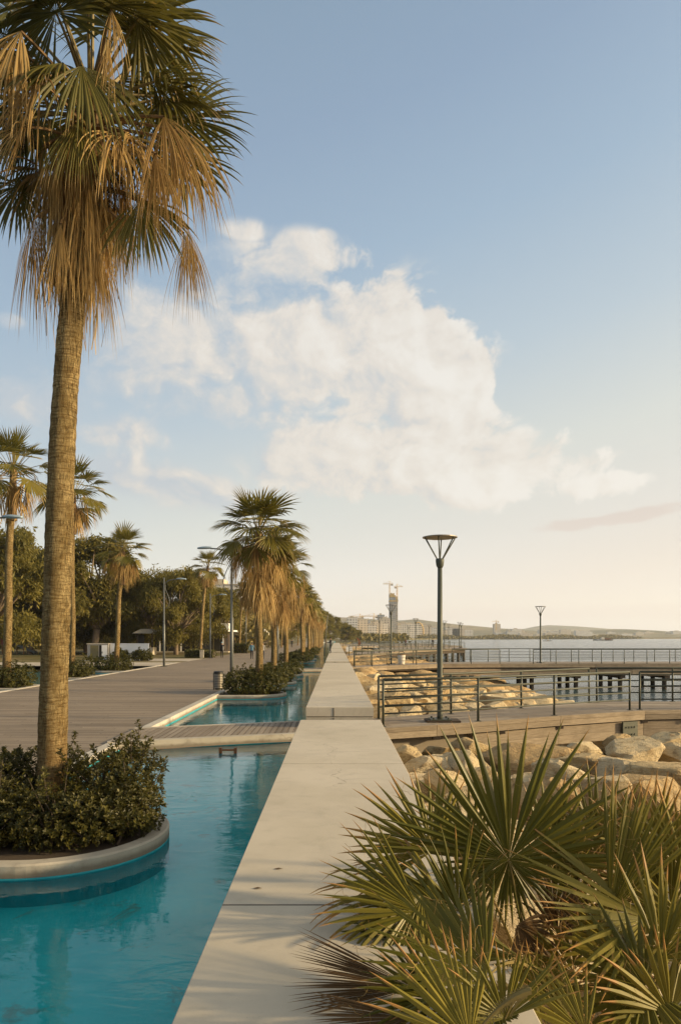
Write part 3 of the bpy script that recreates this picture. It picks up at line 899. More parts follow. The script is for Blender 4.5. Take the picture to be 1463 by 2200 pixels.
lamps = [(945, 19.05, 'tall open cone lamp on the nearest boardwalk, closest to the camera'),
         (840, 58.6, 'open cone lamp at the wall end of the long pier, in front of the tower'),
         (1161, 61.6, 'open cone lamp standing alone on the long pier at the right'),
         (815, 100, 'small open cone lamp left of the tower, on the far pier'),
         (893, 106, 'small open cone lamp in front of the white arched building'),
         (878, 180, 'tiny far cone lamp just left of the arched building'),
         (922, 168, 'tiny far cone lamp just right of the arched building'),
         (955, 122, 'far cone lamp close behind the nearest lamp pole'),
         (964, 158, 'far cone lamp in the gap right of the nearest lamp pole'),
         (987, 134, 'far cone lamp, left one of the pair at the end of the far pier'),
         (991, 146, 'far cone lamp, right one of the pair at the end of the far pier'),
         (835, 200, 'tiny cone lamp at the foot of the tower')]
for k, (px, Y, lab) in enumerate(lamps):
    o = lamp0 if k == 0 else dup(lamp0)
    o['label'] = lab
    o.location = ((px - PX0) / F * Y, Y, PZ + (.0 if Y < 70 else .1)); o.rotation_euler = (0, 0, .4 * k)
# timber pad under the nearest lamp
mb = MB(); mb.box(-.42, .5, -.3, .3, 0, .05, bev=.008); 
tag(mb.build('lamp_pad', M['timber_dark'], loc=((947 - PX0) / F * 19.05, 19.05, PZ + .004)), 'dark timber pad under the foot of the nearest cone lamp', 'timber pad')['kind'] = 'thing'
lamp0.location.z = PZ + .054

# ================================================================== BOULDERS
def boulder_mesh(seed, sub=4):
    rng = random.Random(seed)
    bm = bmesh.new()
    bmesh.ops.create_icosphere(bm, subdivisions=sub, radius=1.0)
    planes = []
    for k in range(rng.randint(11, 17)):
        n = Vector((rng.gauss(0, 1), rng.gauss(0, 1), rng.gauss(0, .9))).normalized()
        planes.append((n, rng.uniform(.50, .80)))
    planes.append((Vector((rng.gauss(0, .2), rng.gauss(0, .2), 1)).normalized(), rng.uniform(.5, .7)))
    off = Vector((seed * 3.1, 0, 0))
    for v in bm.verts:
        p = v.co.copy()
        for n, d in planes:
            k = p.dot(n) - d
            if k > 0: p -= n * k * .985
        p += p.normalized() * (.05 * mnoise.noise(p * 1.6 + off) + .045 * mnoise.noise(p * 4.0 + off) + .022 * mnoise.noise(p * 9 + off))
        v.co = p
    me = bpy.data.meshes.new('boulder')
    bm.to_mesh(me); bm.free()
    me.materials.append(M['rock'])
    me.polygons.foreach_set('use_smooth', [True] * len(me.polygons))
    try: me.set_sharp_from_angle(angle=R(26))
    except Exception: pass
    return me
BM = [boulder_mesh(s) for s in range(9)]
BMf = [boulder_mesh(s + 20, 3) for s in range(8)]
rng = random.Random(5)
def boulder(x, y, z, sx, sy, sz, rot, label, group, near=True, mi=None):
    pool = BM if near else BMf
    o = bpy.data.objects.new('boulder', pool[(rng.randrange(len(pool)) if mi is None else mi)])
    COL.objects.link(o)
    o.location = (x, y, z); o.scale = (sx, sy, sz); o.rotation_euler = (rng.uniform(-.3, .3), rng.uniform(-.3, .3), rot + rng.uniform(0, 6.28))
    return tag(o, label, 'boulder', group)
# the near boulders one can point at: photo pixel of the stone, its distance and its half-size
named = [
    (875, 1622, 15.2, .50, .42, .42, 'dark tan boulder wedged against the bench wall just below the boardwalk end'),
    (940, 1612, 16.6, .85, .40, .24, 'flat pale sloping slab of rock below the boardwalk abutment'),
    (925, 1640, 14.6, .72, .50, .40, 'smooth tan boulder left of the upright fan leaf'),
    (1000, 1640, 14.4, .52, .45, .42, 'rounded boulder between the smooth tan one and the tall fan leaf tips'),
    (1020, 1668, 13.0, .42, .38, .36, 'reddish angular boulder half behind the tall fan leaf tips'),
    (1015, 1601, 17.2, .62, .4, .30, 'pale boulder tucked under the boardwalk beside the abutment'),
    (1130, 1626, 15.6, 1.35, .7, .42, 'wide tan boulder behind the tips of the tallest fan leaf'),
    (1248, 1612, 16.4, .95, .6, .34, 'grey white boulder right of the tallest fan leaf, under the boardwalk'),
    (1355, 1612, 16.6, 1.15, .7, .38, 'broad pale boulder below the metal splice plate'),
    (1420, 1598, 17.6, .62, .5, .46, 'brown boulder in the shade under the right end of the boardwalk'),
    (1455, 1613, 16.8, .55, .5, .35, 'tan boulder at the right edge beneath the boardwalk'),
    (1300, 1637, 14.8, 1.25, .6, .30, 'long low tan slab of rock in front of the broad pale boulder'),
    (1345, 1650, 13.8, .60, .5, .42, 'pointed grey boulder in front of the long low slab'),
    (1425, 1660, 13.2, .90, .6, .40, 'white boulder near the right edge above the lower fan leaves'),
    (1210, 1655, 13.4, .60, .5, .34, 'cream boulder to the right of the tallest leaf blades'),
    (1390, 1692, 11.8, .95, .6, .38, 'large cream boulder just above the right hand fan leaves'),
    (1270, 1690, 11.8, .75, .55, .36, 'tan boulder low between the two groups of fan leaves'),
    (960, 1685, 12.0, .55, .5, .34, 'pale boulder behind the left blades of the upright fan leaf'),
    (1160, 1700, 11.2, .70, .5, .3, 'cream boulder directly behind the upright fan leaf'),
    (1330, 1590, 18.6, .5, .4, .32, 'small tan boulder in the shade below the splice plate'),
]
for (px, py, Y, sx, sy, sz, lab) in named:
    p = ad(px, py, Y)
    boulder(p.x, p.y, p.z - sz * .25, sx * 1.12, sy * 1.15, sz * 1.1, rng.uniform(-.3, .3), lab, 'boulders of the shore defence')
LAB_A = 'pale limestone boulder among the close rocks between the bench wall and the fan palms'
LAB_B = 'sunlit tan boulder in the rock bank seen through the near boardwalk railing'
LAB_C = 'far tan boulder in the rock bank beyond the near boardwalk, at the water edge'
cnt = 0
occ = [(ad(px, py, Y).x, Y, max(sx, sy)) for (px, py, Y, sx, sy, sz, lab) in named]
# close field
tries = 0
while cnt < 70 and tries < 4000:
    tries += 1
    y = rng.uniform(3.0, 16.8); x = rng.uniform(1.5, 2 + y * .52)
    if y > 17.2 + (x - 1) * .45 - .8: continue
    s = rng.uniform(.38, .85)
    if any((x - a) ** 2 + (y - b) ** 2 < ((s + c) * .66) ** 2 for a, b, c in occ): continue
    occ.append((x, y, s)); cnt += 1
    boulder(x, y, slope_z(x) + .02 + rng.uniform(-.05, .12), s * rng.uniform(1.0, 1.3), s * rng.uniform(.8, 1.1), s * rng.uniform(.5, .75), rng.uniform(-.6, .6), LAB_A, 'close boulders')
# under the boardwalk and through the railing
c2 = 0; tries = 0
while c2 < 200 and tries < 9000:
    tries += 1
    y = 18.0 + 33 * rng.random() ** 1.35; x = rng.uniform(1.4, 15.5)
    if y < 19.5 + (x - 1) * .42: continue
    s = rng.uniform(.5, 1.05) * (1 + (y - 20) * .008)
    if any((x - a) ** 2 + (y - b) ** 2 < ((s + c) * .60) ** 2 for a, b, c in occ): continue
    occ.append((x, y, s)); c2 += 1
    boulder(x, y, slope_z(x) + rng.uniform(-.02, .22), s * rng.uniform(1.0, 1.5), s * rng.uniform(.8, 1.1), s * rng.uniform(.42, .62), rng.uniform(-.6, .6),
            LAB_B if y < 36 else LAB_C, 'boulders seen through the railing' if y < 36 else 'far boulders at the water edge', near=y < 26)
# the rest of the bank far along the wall: one mass
def rubble():
    rng = random.Random(77)
    mb = MB()
    src = [bm_ for bm_ in BMf[:3]]
    bmx = []
    for s in range(4):
        b = bmesh.new(); bmesh.ops.create_icosphere(b, subdivisions=2, radius=1.0)
        for v in b.verts:
            v.co += v.co.normalized() * .35 * mnoise.noise(v.co * 1.3 + Vector((s * 7, 0, 0)))
        bmx.append(([v.co.copy() for v in b.verts], [tuple(v.index for v in f.verts) for f in b.faces])); b.free()
    for k in range(900):
        y = rng.uniform(49, 210); x = rng.uniform(1.3, 15.5)
        s = rng.uniform(.6, 1.3)
        vs, fs = bmx[k % 4]
        Mx = Matrix.Translation((x, y, slope_z(x) + rng.uniform(-.05, .15))) @ Matrix.Rotation(rng.uniform(0, 6), 4, 'Z') @ Matrix.Diagonal((s * 1.2, s, s * .55, 1))
        i = len(mb.v)
        mb.v.extend([tuple(Mx @ v) for v in vs])
        for f in fs: mb.face(tuple(i + j for j in f))
    o = mb.build('rock_bank', M['rock'], smooth=True)
    tag(o, 'far rock bank of countless small boulders along the bench wall', None, None, 'stuff')
rubble()

# ================================================================== PALMS
UP = Vector((0, 0, 1))
STEPS_FINE = [0.006, .22, .40, .52, .64, .76, .88, 1.0]
STEPS_MID = [0.03, .32, .55, .78, 1.0]
STEPS_LOW = [0.04, .5, .76, 1.0]
def fan_leaf(mb, hub, axis, normal, RR, spread, nseg, g0, g1, rng, mat=0, split=.5, wid=1.0, cup=0.0, steps=STEPS_FINE, pleat=.28, lenk=.28, thin=1.0, var0=None, curl=0.0, back=1.0, mess=0.0):
    axis = axis.normalized(); normal = (normal - axis * normal.dot(axis)).normalized()
    side = normal.cross(axis)
    pitch = R(spread) / nseg
    lv = rng.random() if var0 is None else var0
    for k in range(nseg):
        th = -R(spread) / 2 + pitch * (k + .5) + rng.gauss(0, pitch * (.10 + mess))
        L = RR * ((1 - lenk) + lenk * math.cos(th * .5)) * rng.uniform(.90 - .25 * mess, 1.06 + .1 * mess)
        if back != 1.0 and abs(th) > 1.6: L *= back
        d = (axis * math.cos(th) + side * math.sin(th) + normal * (cup + rng.gauss(0, .16) * mess)).normalized()
        p = hub.copy()
        gg0 = g0 * rng.uniform(.7, 1.3); gg1 = g1 * rng.uniform(.45, 1.6)
        tw = rng.gauss(0, curl)
        a = min(1, max(0, lv + rng.gauss(0, .16)))
        prev = 0.0
        rings = []
        tmax = math.tan(pitch / 2) * wid
        for t in steps:
            ds = (t - prev) * L
            mid = (t + prev) / 2
            g = gg0 if mid < split else gg0 + gg1 * (mid - split) / (1 - split)
            d = (d - UP * g * (t - prev)).normalized()
            p = p + d * ds
            prev = t
            if t <= split: hw = t * L * tmax
            else:
                hw = split * L * tmax * max(0.0, 1 - ((t - split) / (1 - split)) ** 1.25) * thin
            w = d.cross(normal)
            if w.length < 1e-3: w = side.copy()
            w.normalize()
            if tw and t > split:
                w = (w * math.cos(tw * (t - split)) + d.cross(w) * math.sin(tw * (t - split))).normalized()
            nn = w.cross(d)
            rings.append((p.copy(), w, nn, hw, t))
        i = len(mb.v)
        for (q, w, nn, hw, t) in rings:
            mb.v.append(tuple(q - w * hw - nn * hw * pleat)); mb.v.append(tuple(q + nn * hw * pleat)); mb.v.append(tuple(q + w * hw - nn * hw * pleat))
        for j in range(len(rings) - 1):
            b = i + 3 * j
            t0, t1 = rings[j][4], rings[j + 1][4]
            u0 = (k + .0) / nseg; u1 = (k + .5) / nseg; u2 = (k + 1.0) / nseg
            mb.face((b, b + 1, b + 4, b + 3), mat, a, [(u0, t0), (u1, t0), (u1, t1), (u0, t1)])
            mb.face((b + 1, b + 2, b + 5, b + 4), mat, a, [(u1, t0), (u2, t0), (u2, t1), (u1, t1)])
def bez(p0, p1, p2, n=6):
    return [p0.lerp(p1, k / n).lerp(p1.lerp(p2, k / n), k / n) for k in range(n + 1)]
def petiole(mb, p0, p2, lift, w0, w1, mat, n=6, sides=5):
    mid = (p0 + p2) / 2 + UP * lift
    pts = bez(p0, mid, p2, n)
    mb.tube(pts, [w0 + (w1 - w0) * k / n for k in range(n + 1)], sides, mat, .4, cap=False)
    return (pts[-1] - pts[-2]).normalized()
def dirv(az, el): return Vector((math.cos(az) * math.cos(el), math.sin(az) * math.cos(el), math.sin(el)))
def frond_params(az, ax_el):
    rad = Vector((math.cos(az), math.sin(az), 0))
    axis = rad * math.cos(ax_el) + UP * math.sin(ax_el)
    normal = -rad * math.sin(ax_el) + UP * math.cos(ax_el)
    return axis, normal

def trunk_mb(path, r0, r1, ringstep, n, rng, amp=.018, flare=.0):
    """path: list of Vector, base first"""
    mb = MB()
    L = [0]
    for a, b in zip(path, path[1:]): L.append(L[-1] + (b - a).length)
    tot = L[-1]
    N = max(4, int(tot / ringstep))
    pts = []; rad = []
    for k in range(N + 1):
        s = tot * k / N
        j = 0
        while j < len(L) - 2 and L[j + 1] < s: j += 1
        f = (s - L[j]) / max(1e-6, L[j + 1] - L[j])
        # smooth (catmull) position
        p0 = path[max(0, j - 1)]; p1 = path[j]; p2 = path[j + 1]; p3 = path[min(len(path) - 1, j + 2)]
        q = .5 * ((2 * p1) + (p2 - p0) * f + (2 * p0 - 5 * p1 + 4 * p2 - p3) * f * f + (3 * p1 - p0 - 3 * p2 + p3) * f ** 3)
        pts.append(q)
        u = k / N
        r = r0 + (r1 - r0) * u + flare * max(0, 1 - s / .6) ** 2
        rad.append(r * (1 + rng.uniform(-amp, amp) + .02 * math.sin(s * 2.1) + .012 * math.sin(s * 5.3 + 1)))
    mb.tube(pts, rad, n, cap=True)
    return mb

# ---- the big palm -------------------------------------------------------
rng = random.Random(11)
PY = 8.6
big = thing('palm_tree', 'tall shaggy fan palm nearest the camera, its trunk rising out of the near planter shrub', 'palm tree', (-3.5, PY, -.05))
def L(px, py, dy=0.0):
    p = ad(px, py, PY + dy)
    return p - Vector((-3.5, PY, -.05))
path = [Vector((0, 0, 0)), L(113, 1600), L(117, 1450), L(122, 1300), L(127, 1150), L(132, 1000), L(140, 850), L(152, 700), L(166, 560), L(180, 400), L(190, 250), L(196, 190)]
mb = trunk_mb(path, .176, .138, .045, 26, rng, .026, .03)
mb.build('trunk', M['trunk'], big, smooth=True)
# old leaf bases round the head of the trunk
mb = MB()
for k in range(150):
    f = rng.random()
    c = L(152 + 42 * f, 640 - 430 * f); a = rng.uniform(0, 6.28)
    d = Vector((math.cos(a), math.sin(a), 0))
    p0 = c + d * .13
    p1 = p0 + d * rng.uniform(.06, .16) + UP * rng.uniform(.08, .25)
    mb.tube([p0, (p0 + p1) / 2 + d * .02, p1], [.045, .035, .016], 5, 0, rng.random(), cap=True)
mb.build('leaf_bases', M['petiole_dry'], big)
def big_frond(name, base, hub, axis, normal, RR, spread, nseg, g0, g1, dry, lift=.08, split=.5, thin=1.0, curl=.4, cup=.0, var0=None, lenk=.28):
    mb = MB()
    petiole(mb, base, hub, lift, .026, .014, 1)
    fan_leaf(mb, hub, axis, normal, RR, spread, nseg, g0, g1, rng, 0, split=split, thin=thin, curl=curl, cup=cup, var0=var0, lenk=lenk, mess=1.3 if dry else .25)
    return mb.build(name, [M['palm_dry'] if dry else M['palm_green'], M['petiole_dry'] if dry else M['petiole']], big)
CR = L(192, 240)
# leaves one can point at: hub pixel, depth offset, in-plane direction (px), face direction, radius, spread, dry
def F_(hub, dy, tip, nrm, RR, spread, nseg, g0, g1, dry=False, basepx=None, split=.48, lift=.1, thin=1.0, curl=.4, cup=0.0, depth=0.0, var0=None):
    h = L(*hub, dy); tv = L(*tip, dy) - h; tv.y += depth
    b = L(*(basepx or (190, 260)))
    big_frond('dead_frond' if dry else 'frond', b, h, tv, Vector(nrm), RR, spread, nseg, g0, g1, dry, lift, split, thin, curl, cup, var0)
# green
F_((298, 38), -.5, (340, 20), (-.1, -.55, -.65), 1.0, 290, 44, .25, 1.3, basepx=(205, 200))
F_((120, 25), -.7, (110, -10), (.0, -.45, -.75), 1.05, 300, 44, .3, 1.2, basepx=(185, 200))
F_((135, 135), -.75, (60, 140), (.1, -.5, .75), .95, 220, 40, .7, 1.9, basepx=(190, 230))
F_((175, 140), -.85, (215, 200), (.1, -.6, .6), 1.05, 170, 36, 1.1, 2.2, basepx=(192, 230))
F_((330, 175), -.25, (420, 140), (-.1, -.25, .95), .95, 200, 40, .8, 2.6, basepx=(205, 240))
F_((345, 215), .25, (440, 190), (.0, -.6, .7), 1.05, 230, 42, .7, 2.2, basepx=(208, 250))
F_((390, 250), .15, (470, 270), (-.3, -.85, .3), .95, 250, 46, .35, 1.5, basepx=(210, 262))
F_((385, 330), .5, (460, 370), (-.3, -.9, .3), .9, 240, 44, .4, 1.4, basepx=(210, 280))
F_((240, 60), .5, (270, -30), (.0, -.7, .5), 1.0, 240, 40, .4, 1.6, basepx=(200, 200))
F_((45, 120), -.3, (-40, 130), (.1, -.4, .85), 1.0, 230, 40, .8, 2.2, basepx=(180, 240))
F_((60, 240), .3, (-20, 300), (.3, -.7, .5), .95, 230, 40, .8, 2.0, basepx=(180, 260))
F_((40, 400), -.1, (10, 440), (.2, -.85, .3), .72, 200, 36, .9, 1.4, basepx=(172, 330))
F_((300, 430), -.35, (325, 520), (-.1, -.95, .3), .92, 150, 36, .7, 1.2, basepx=(195, 330))
F_((20, 20), .2, (-40, -20), (.1, -.6, .5), 1.0, 240, 38, .6, 2.0, basepx=(185, 205))
F_((370, 80), .6, (440, 60), (.0, -.4, .9), .75, 200, 34, .9, 2.0, basepx=(205, 215))
F_((200, -60), .0, (210, -160), (0, -.8, .3), 1.0, 220, 36, .3, 1.2, basepx=(198, 195))
F_((100, -60), .4, (60, -140), (.2, -.8, .3), 1.0, 220, 36, .4, 1.4, basepx=(194, 195))
F_((330, -70), .3, (380, -140), (-.2, -.7, .4), 1.0, 220, 36, .5, 1.6, basepx=(200, 195))
# dry, hanging
D = dict(dry=True)
F_((85, 468), -.2, (82, 560), (.2, -1, .1), 1.25, 40, 40, 1.6, .6, basepx=(165, 430), split=.5, thin=.8, curl=1.2, var0=.45, **D)
F_((395, 500), -.1, (420, 590), (-.2, -1, .2), .95, 60, 44, 1.5, .8, basepx=(190, 400), split=.5, thin=.8, curl=1.4, var0=.15, lift=.25, **D)
F_((395, 285), -.3, (440, 380), (-.3, -.9, .3), 1.2, 90, 60, 1.7, 1.6, basepx=(208, 262), split=.48, thin=.85, curl=1.2, var0=.55, **D)
F_((335, 330), -.6, (350, 430), (-.2, -1, .2), 1.1, 70, 50, 1.6, 1.4, basepx=(205, 280), split=.48, thin=.85, curl=1.2, var0=.25, **D)
F_((205, 520), -.15, (212, 600), (.1, -1, .1), 1.28, 40, 44, 1.5, .6, basepx=(175, 450), split=.5, thin=.8, curl=1.2, var0=.6, **D)
F_((255, 470), -.3, (258, 560), (-.1, -1, .2), .95, 40, 40, 1.5, .6, basepx=(180, 430), split=.5, thin=.8, curl=1.2, var0=.75, **D)
F_((130, 480), -.4, (128, 560), (.1, -1, .2), .95, 46, 40, 1.5, .6, basepx=(170, 430), split=.5, thin=.8, curl=1.2, var0=.8, **D)
F_((72, 470), -.35, (70, 560), (.1, -1, .1), 1.36, 46, 64, 1.4, .6, basepx=(165, 430), split=.55, thin=.7, curl=1.2, var0=.15, **D)
F_((405, 492), -.25, (412, 580), (-.1, -1, .2), 1.05, 60, 64, 1.4, .8, basepx=(190, 400), split=.5, thin=.6, curl=1.4, var0=.4, lift=.25, **D)
F_((352, 250), -.55, (380, 330), (-.2, -.9, .3), 1.15, 120, 44, 1.6, 2.2, basepx=(205, 270), split=.5, thin=.8, curl=1.2, var0=.35, **D)
F_((365, 300), -.4, (400, 400), (-.2, -1, .2), 1.2, 90, 44, 1.8, 1.8, basepx=(205, 280), split=.4, thin=.6, curl=1.5, var0=.7, **D)
F_((45, 65), -.9, (0, 120), (.2, -.8, .5), 1.25, 140, 30, 2.0, 3.2, basepx=(185, 230), split=.4, thin=.5, curl=2, var0=.85, **D)
F_((20, 90), -.7, (-10, 190), (.2, -.9, .3), 1.2, 110, 28, 2.0, 3.0, basepx=(185, 240), split=.4, thin=.5, curl=2, var0=.8, **D)
F_((240, 20), -.85, (245, 110), (.0, -.9, .3), 1.05, 70, 24, 1.8, 2.0, basepx=(197, 215), split=.35, thin=.6, curl=2.2, var0=.8, **D)
F_((235, 100), -.75, (225, 190), (.0, -.9, .3), .8, 60, 18, 1.8, 2.0, basepx=(197, 215), split=.35, thin=.6, curl=2.2, var0=.6, **D)
for k in range(56):   # the shaggy skirt hugging the trunk
    f = k / 56
    py0 = 300 + 205 * (f ** .8) + rng.uniform(-16, 16)
    az = k * 2.39996 + rng.uniform(-.3, .3)
    rr_ = rng.uniform(.12, .27) + (.20 if py0 < 380 else 0)
    c = L(165 + 25 * (1 - f), py0)
    hub = c + Vector((math.cos(az) * rr_ * 1.1, math.sin(az) * rr_, 0))
    ax, nm = frond_params(az, R(rng.uniform(-91, -79)))
    big_frond('dead_frond', c + Vector((math.cos(az), math.sin(az), 0)) * .1 + UP * rng.uniform(.05, .25), hub, ax, nm, rng.uniform(.85, 1.35), rng.uniform(30, 62), 34, rng.uniform(1.0, 2.0), rng.uniform(.5, 1.4), True,
              lift=.12, split=.46, thin=.85, curl=1.4)
for k in range(15):  # half dead fronds drooping further out
    az = k * 2.39996 + .7
    c = L(188, rng.uniform(240, 330))
    ax, nm = frond_params(az, R(rng.uniform(-70, -40)))
    hub = c + Vector((math.cos(az), math.sin(az), 0)) * rng.uniform(.55, .85) + UP * rng.uniform(-.45, .05)
    dry = k % 2 == 0
    big_frond('dead_frond' if dry else 'frond', c, hub, ax, nm, rng.uniform(.85, 1.1), rng.uniform(90, 180), 34, rng.uniform(.9, 1.6), rng.uniform(1.4, 2.4), dry, lift=.14, split=.45, thin=.75, curl=1.0)
for k in range(12):  # upper crown, back and front
    az = k * 2.39996 + .2
    el = R(rng.uniform(10, 62))
    c = L(193, 215)
    hub = c + dirv(az, el) * rng.uniform(.85, 1.1)
    ax, nm = frond_params(az, el - R(35))
    big_frond('frond', c, hub, ax, nm, rng.uniform(.85, 1.05), rng.uniform(200, 270), 38, rng.uniform(.4, .8), rng.uniform(1.2, 2.2), False, lift=.1)
# long loose strips of dry leaf
mb = MB()
for k in range(150):
    f = rng.random(); az = rng.uniform(0, 6.28)
    c = L(160 + 35 * f, 560 - 330 * f) + Vector((math.cos(az) * rng.uniform(.18, .55), math.sin(az) * rng.uniform(.18, .5), 0))
    ln = rng.uniform(.5, 1.4); w = rng.uniform(.006, .016)
    n = 7; ph = rng.uniform(0, 6.28); a_ = rng.random()
    i = len(mb.v)
    for j in range(n + 1):
        t = j / n
        q = c + Vector((math.sin(ph + t * 4) * .05 * t + rng.gauss(0, .008), math.cos(ph + t * 3) * .05 * t, -ln * t))
        an = ph + t * 3
        s = Vector((math.cos(an), math.sin(an), 0)) * w * (1 - t * .6)
        mb.v.append(tuple(q - s)); mb.v.append(tuple(q + s))
    for j in range(n):
        mb.face((i + 2 * j, i + 2 * j + 1, i + 2 * j + 3, i + 2 * j + 2), 0, a_, [(0, .2)] * 4)
mb.build('loose_strips', M['palm_dry'], big)
# dark fruit stalks on the left
for (px, py) in ((12, 250), (45, 260), (60, 240), (20, 300), (240, 370), (285, 350)):
    c = L(px, py, -.2)
    mb = MB()
    for j in range(8):
        e = c + Vector((rng.gauss(0, .08), rng.gauss(0, .08), -rng.uniform(.15, .5)))
        mb.tube([c + UP * .3, c, e], .004, 4, 0, 0, cap=False)
        for q in range(10):
            p = c.lerp(e, rng.random()) + Vector((rng.gauss(0, .015), rng.gauss(0, .015), 0))
            mb.box(p.x - .007, p.x + .007, p.y - .007, p.y + .007, p.z - .007, p.z + .007)
    mb.build('fruit_stalk', M['twig'], big)

# ---- palms of the rows ---------------------------------------------------
def crown(seed, R_leaf, pet, n_green, n_dead, skirt, nseg, low=-40, spear=True, drp=1.0):
    rng = random.Random(seed)
    g, d = MB(), MB()
    for k in range(n_green):
        f = (k + .5) / n_green
        el = R(84 - (84 - low) * f ** 1.1 + rng.uniform(-7, 7)); az = k * 2.39996 + rng.uniform(-.2, .2)
        hub = dirv(az, el) * pet * rng.uniform(.85, 1.1) * (.75 + .25 * math.cos(el)) + UP * (.05 - .16 * math.cos(el))
        dr = petiole(g, Vector((0, 0, -.1 - .3 * f)), hub, .10, .022, .012, 1, 4, 4)
        ae = el - R(16 + 30 * f)
        ax, nm = frond_params(az, ae)
        young = f < .12
        fan_leaf(g, hub, ax, nm, R_leaf * rng.uniform(.72, 1.14), 70 if young else rng.uniform(150, 220), 9 if young else nseg, drp * (.25 + .5 * f), drp * (.5 + 2.2 * f), rng, 0, steps=STEPS_LOW if nseg < 14 else STEPS_MID, thin=1.0, cup=.1 if young else .25)
    if spear:
        fan_leaf(g, Vector((0, 0, .25)), Vector((.05, 0, 1)), Vector((0, -1, 0)), R_leaf * 1.15, 16, 4, 0, .0, rng, 0, steps=STEPS_LOW)
        fan_leaf(g, Vector((0.05, 0, .2)), Vector((.28, 0.1, 1)), Vector((0, -1, 0)), R_leaf * 1.05, 30, 6, 0, .0, rng, 0, steps=STEPS_LOW)
    for k in range(n_dead):
        f = (k + .5) / n_dead
        az = k * 2.39996 + rng.uniform(-.3, .3)
        z = -.15 - (skirt - 1.0) * f + rng.uniform(-.35, .35) * (1 - f)
        rr_ = (rng.uniform(.6, 1.15) if f < .5 else rng.uniform(.2, .7))
        base = Vector((0, 0, z + .15))
        hub = Vector((math.cos(az) * rr_, math.sin(az) * rr_, z - rng.uniform(.05, .3)))
        petiole(d, base, hub, .16, .02, .012, 1, 4, 4)
        ax, nm = frond_params(az, R(rng.uniform(-88, -62)))
        fan_leaf(d, hub, ax, nm, R_leaf * rng.uniform(.85, 1.25), rng.uniform(45, 110), max(8, nseg - 4), rng.uniform(.8, 1.5), rng.uniform(.8, 2), rng, 0, steps=STEPS_LOW if nseg < 14 else STEPS_MID, split=.45, thin=.8, curl=1.2, mess=1.0)
    mb = MB()
    tr = trunk_mb([Vector((0, 0, -skirt - .1)), Vector((0, 0, -skirt * .5)), Vector((0, 0, .05))], .16, .13, .2, 10, rng, .06)
    return g, d, tr
def palm_meshes(seed, *a, **k):
    g, d, tr = crown(seed, *a, **k)
    tmp = []
    for (m_, nm, mats) in ((g, 'crown', [M['palm_far'], M['petiole']]), (d, 'dead_skirt', [M['palm_dry'], M['petiole_dry']]), (tr, 'trunk_head', [M['petiole_dry']])):
        o = m_.build(nm, mats); tmp.append(o.data); bpy.data.objects.remove(o)
    return tmp
PM = {'shaggy': palm_meshes(3, 1.25, 1.12, 30, 50, 3.2, 22, drp=.8), 'shaggy2': palm_meshes(4, 1.22, 1.05, 26, 50, 3.5, 20, drp=.9),
      'open': palm_meshes(5, 1.2, 1.2, 26, 20, 2.2, 20, low=-30, drp=.55), 'open2': palm_meshes(6, 1.2, 1.2, 26, 18, 2.1, 20, low=-35, drp=.6),
      'far': palm_meshes(7, 1.12, 1.0, 24, 26, 2.4, 10), 'far2': palm_meshes(8, 1.12, 1.0, 24, 22, 2.2, 10)}
def palm(px, Y, X, ztop, kind, label, group, lean=0.0, r=.165, cs=1.0, rz=None):
    """ztop: level of the crown's growth point"""
    t = thing('palm_tree', label, 'palm tree', (X, Y, -.05), 0, group)
    rng_ = random.Random(int(Y * 10))
    sk = 2.2
    top = Vector((lean, 0, ztop))
    path = [Vector((0, 0, 0)), Vector((lean * .15 + .05, 0, ztop * .3)), Vector((lean * .5 - .03, 0, ztop * .62)), top - UP * .2]
    trunk_mb(path, r, r * .72, .12 if Y < 60 else .4, 14 if Y < 60 else 8, rng_, .02, .05).build('trunk', M['trunk'] if Y < 60 else M['trunk_far'], t, smooth=True)
    for me, nm in zip(PM[kind], ('crown', 'dead_skirt', 'trunk_head')):
        o = bpy.data.objects.new(nm, me); COL.objects.link(o); o.parent = t; o.location = top
        o.rotation_euler = (0, 0, rng_.uniform(0, 6.28) if rz is None else rz); o.scale = (cs, cs, cs)
    return t
GR = 'fan palms in the island planters along the pool'
palm(0, 29.2, -3.25, 6.75, 'shaggy', 'shaggy fan palm in the island planter just right of the litter bin', GR, rz=.4, cs=1.02)
palm(0, 36.6, -3.3, 6.6, 'shaggy2', 'second shaggy fan palm of the pool row, behind the one beside the bin', GR, cs=1.0, rz=2.0)
palm(0, 44.1, -3.2, 6.7, 'shaggy2', 'third shaggy fan palm of the pool row, with its crown leaning out to the right', GR, cs=1.0, rz=4.0)
labs = {66.9: 'fan palm in the planter beyond the second footbridge, left of its close neighbour', 74.4: 'fan palm beyond the second footbridge, right of its close neighbour'}
Ys = [66.9, 74.4, 82, 89.5, 97, 104.5, 112, 120, 128, 136, 145, 155, 166, 178]
for k, Y in enumerate(Ys):
    palm(0, Y, -3.35 + random.Random(k).uniform(-.15, .1), 6.2 + random.Random(k + 9).uniform(-.4, .6), ('far', 'far2')[k % 2], labs.get(Y, 'distant fan palm in the merged row along the pool, past the second footbridge'), GR if Y in labs else 'distant fan palms at the end of the pool row', r=.17)
GL = 'fan palms along the second pool and the park'
palm(0, 33.0, -15.6, 10.3, 'open', 'tall slim fan palm at the left edge of the photo beside the second pool', GL, lean=.35, cs=1.05, r=.2, rz=1.0)
palm(0, 41.2, -15.6, 10.9, 'open2', 'tall fan palm half hidden behind the trunk of the nearest palm', GL, lean=.1, cs=1.12, r=.17, rz=3.3)
palm(0, 49.0, -15.45, 8.35, 'open', 'fan palm with an open crown in front of the white wall', GL, lean=.5, cs=1.0, r=.19, rz=5.1)
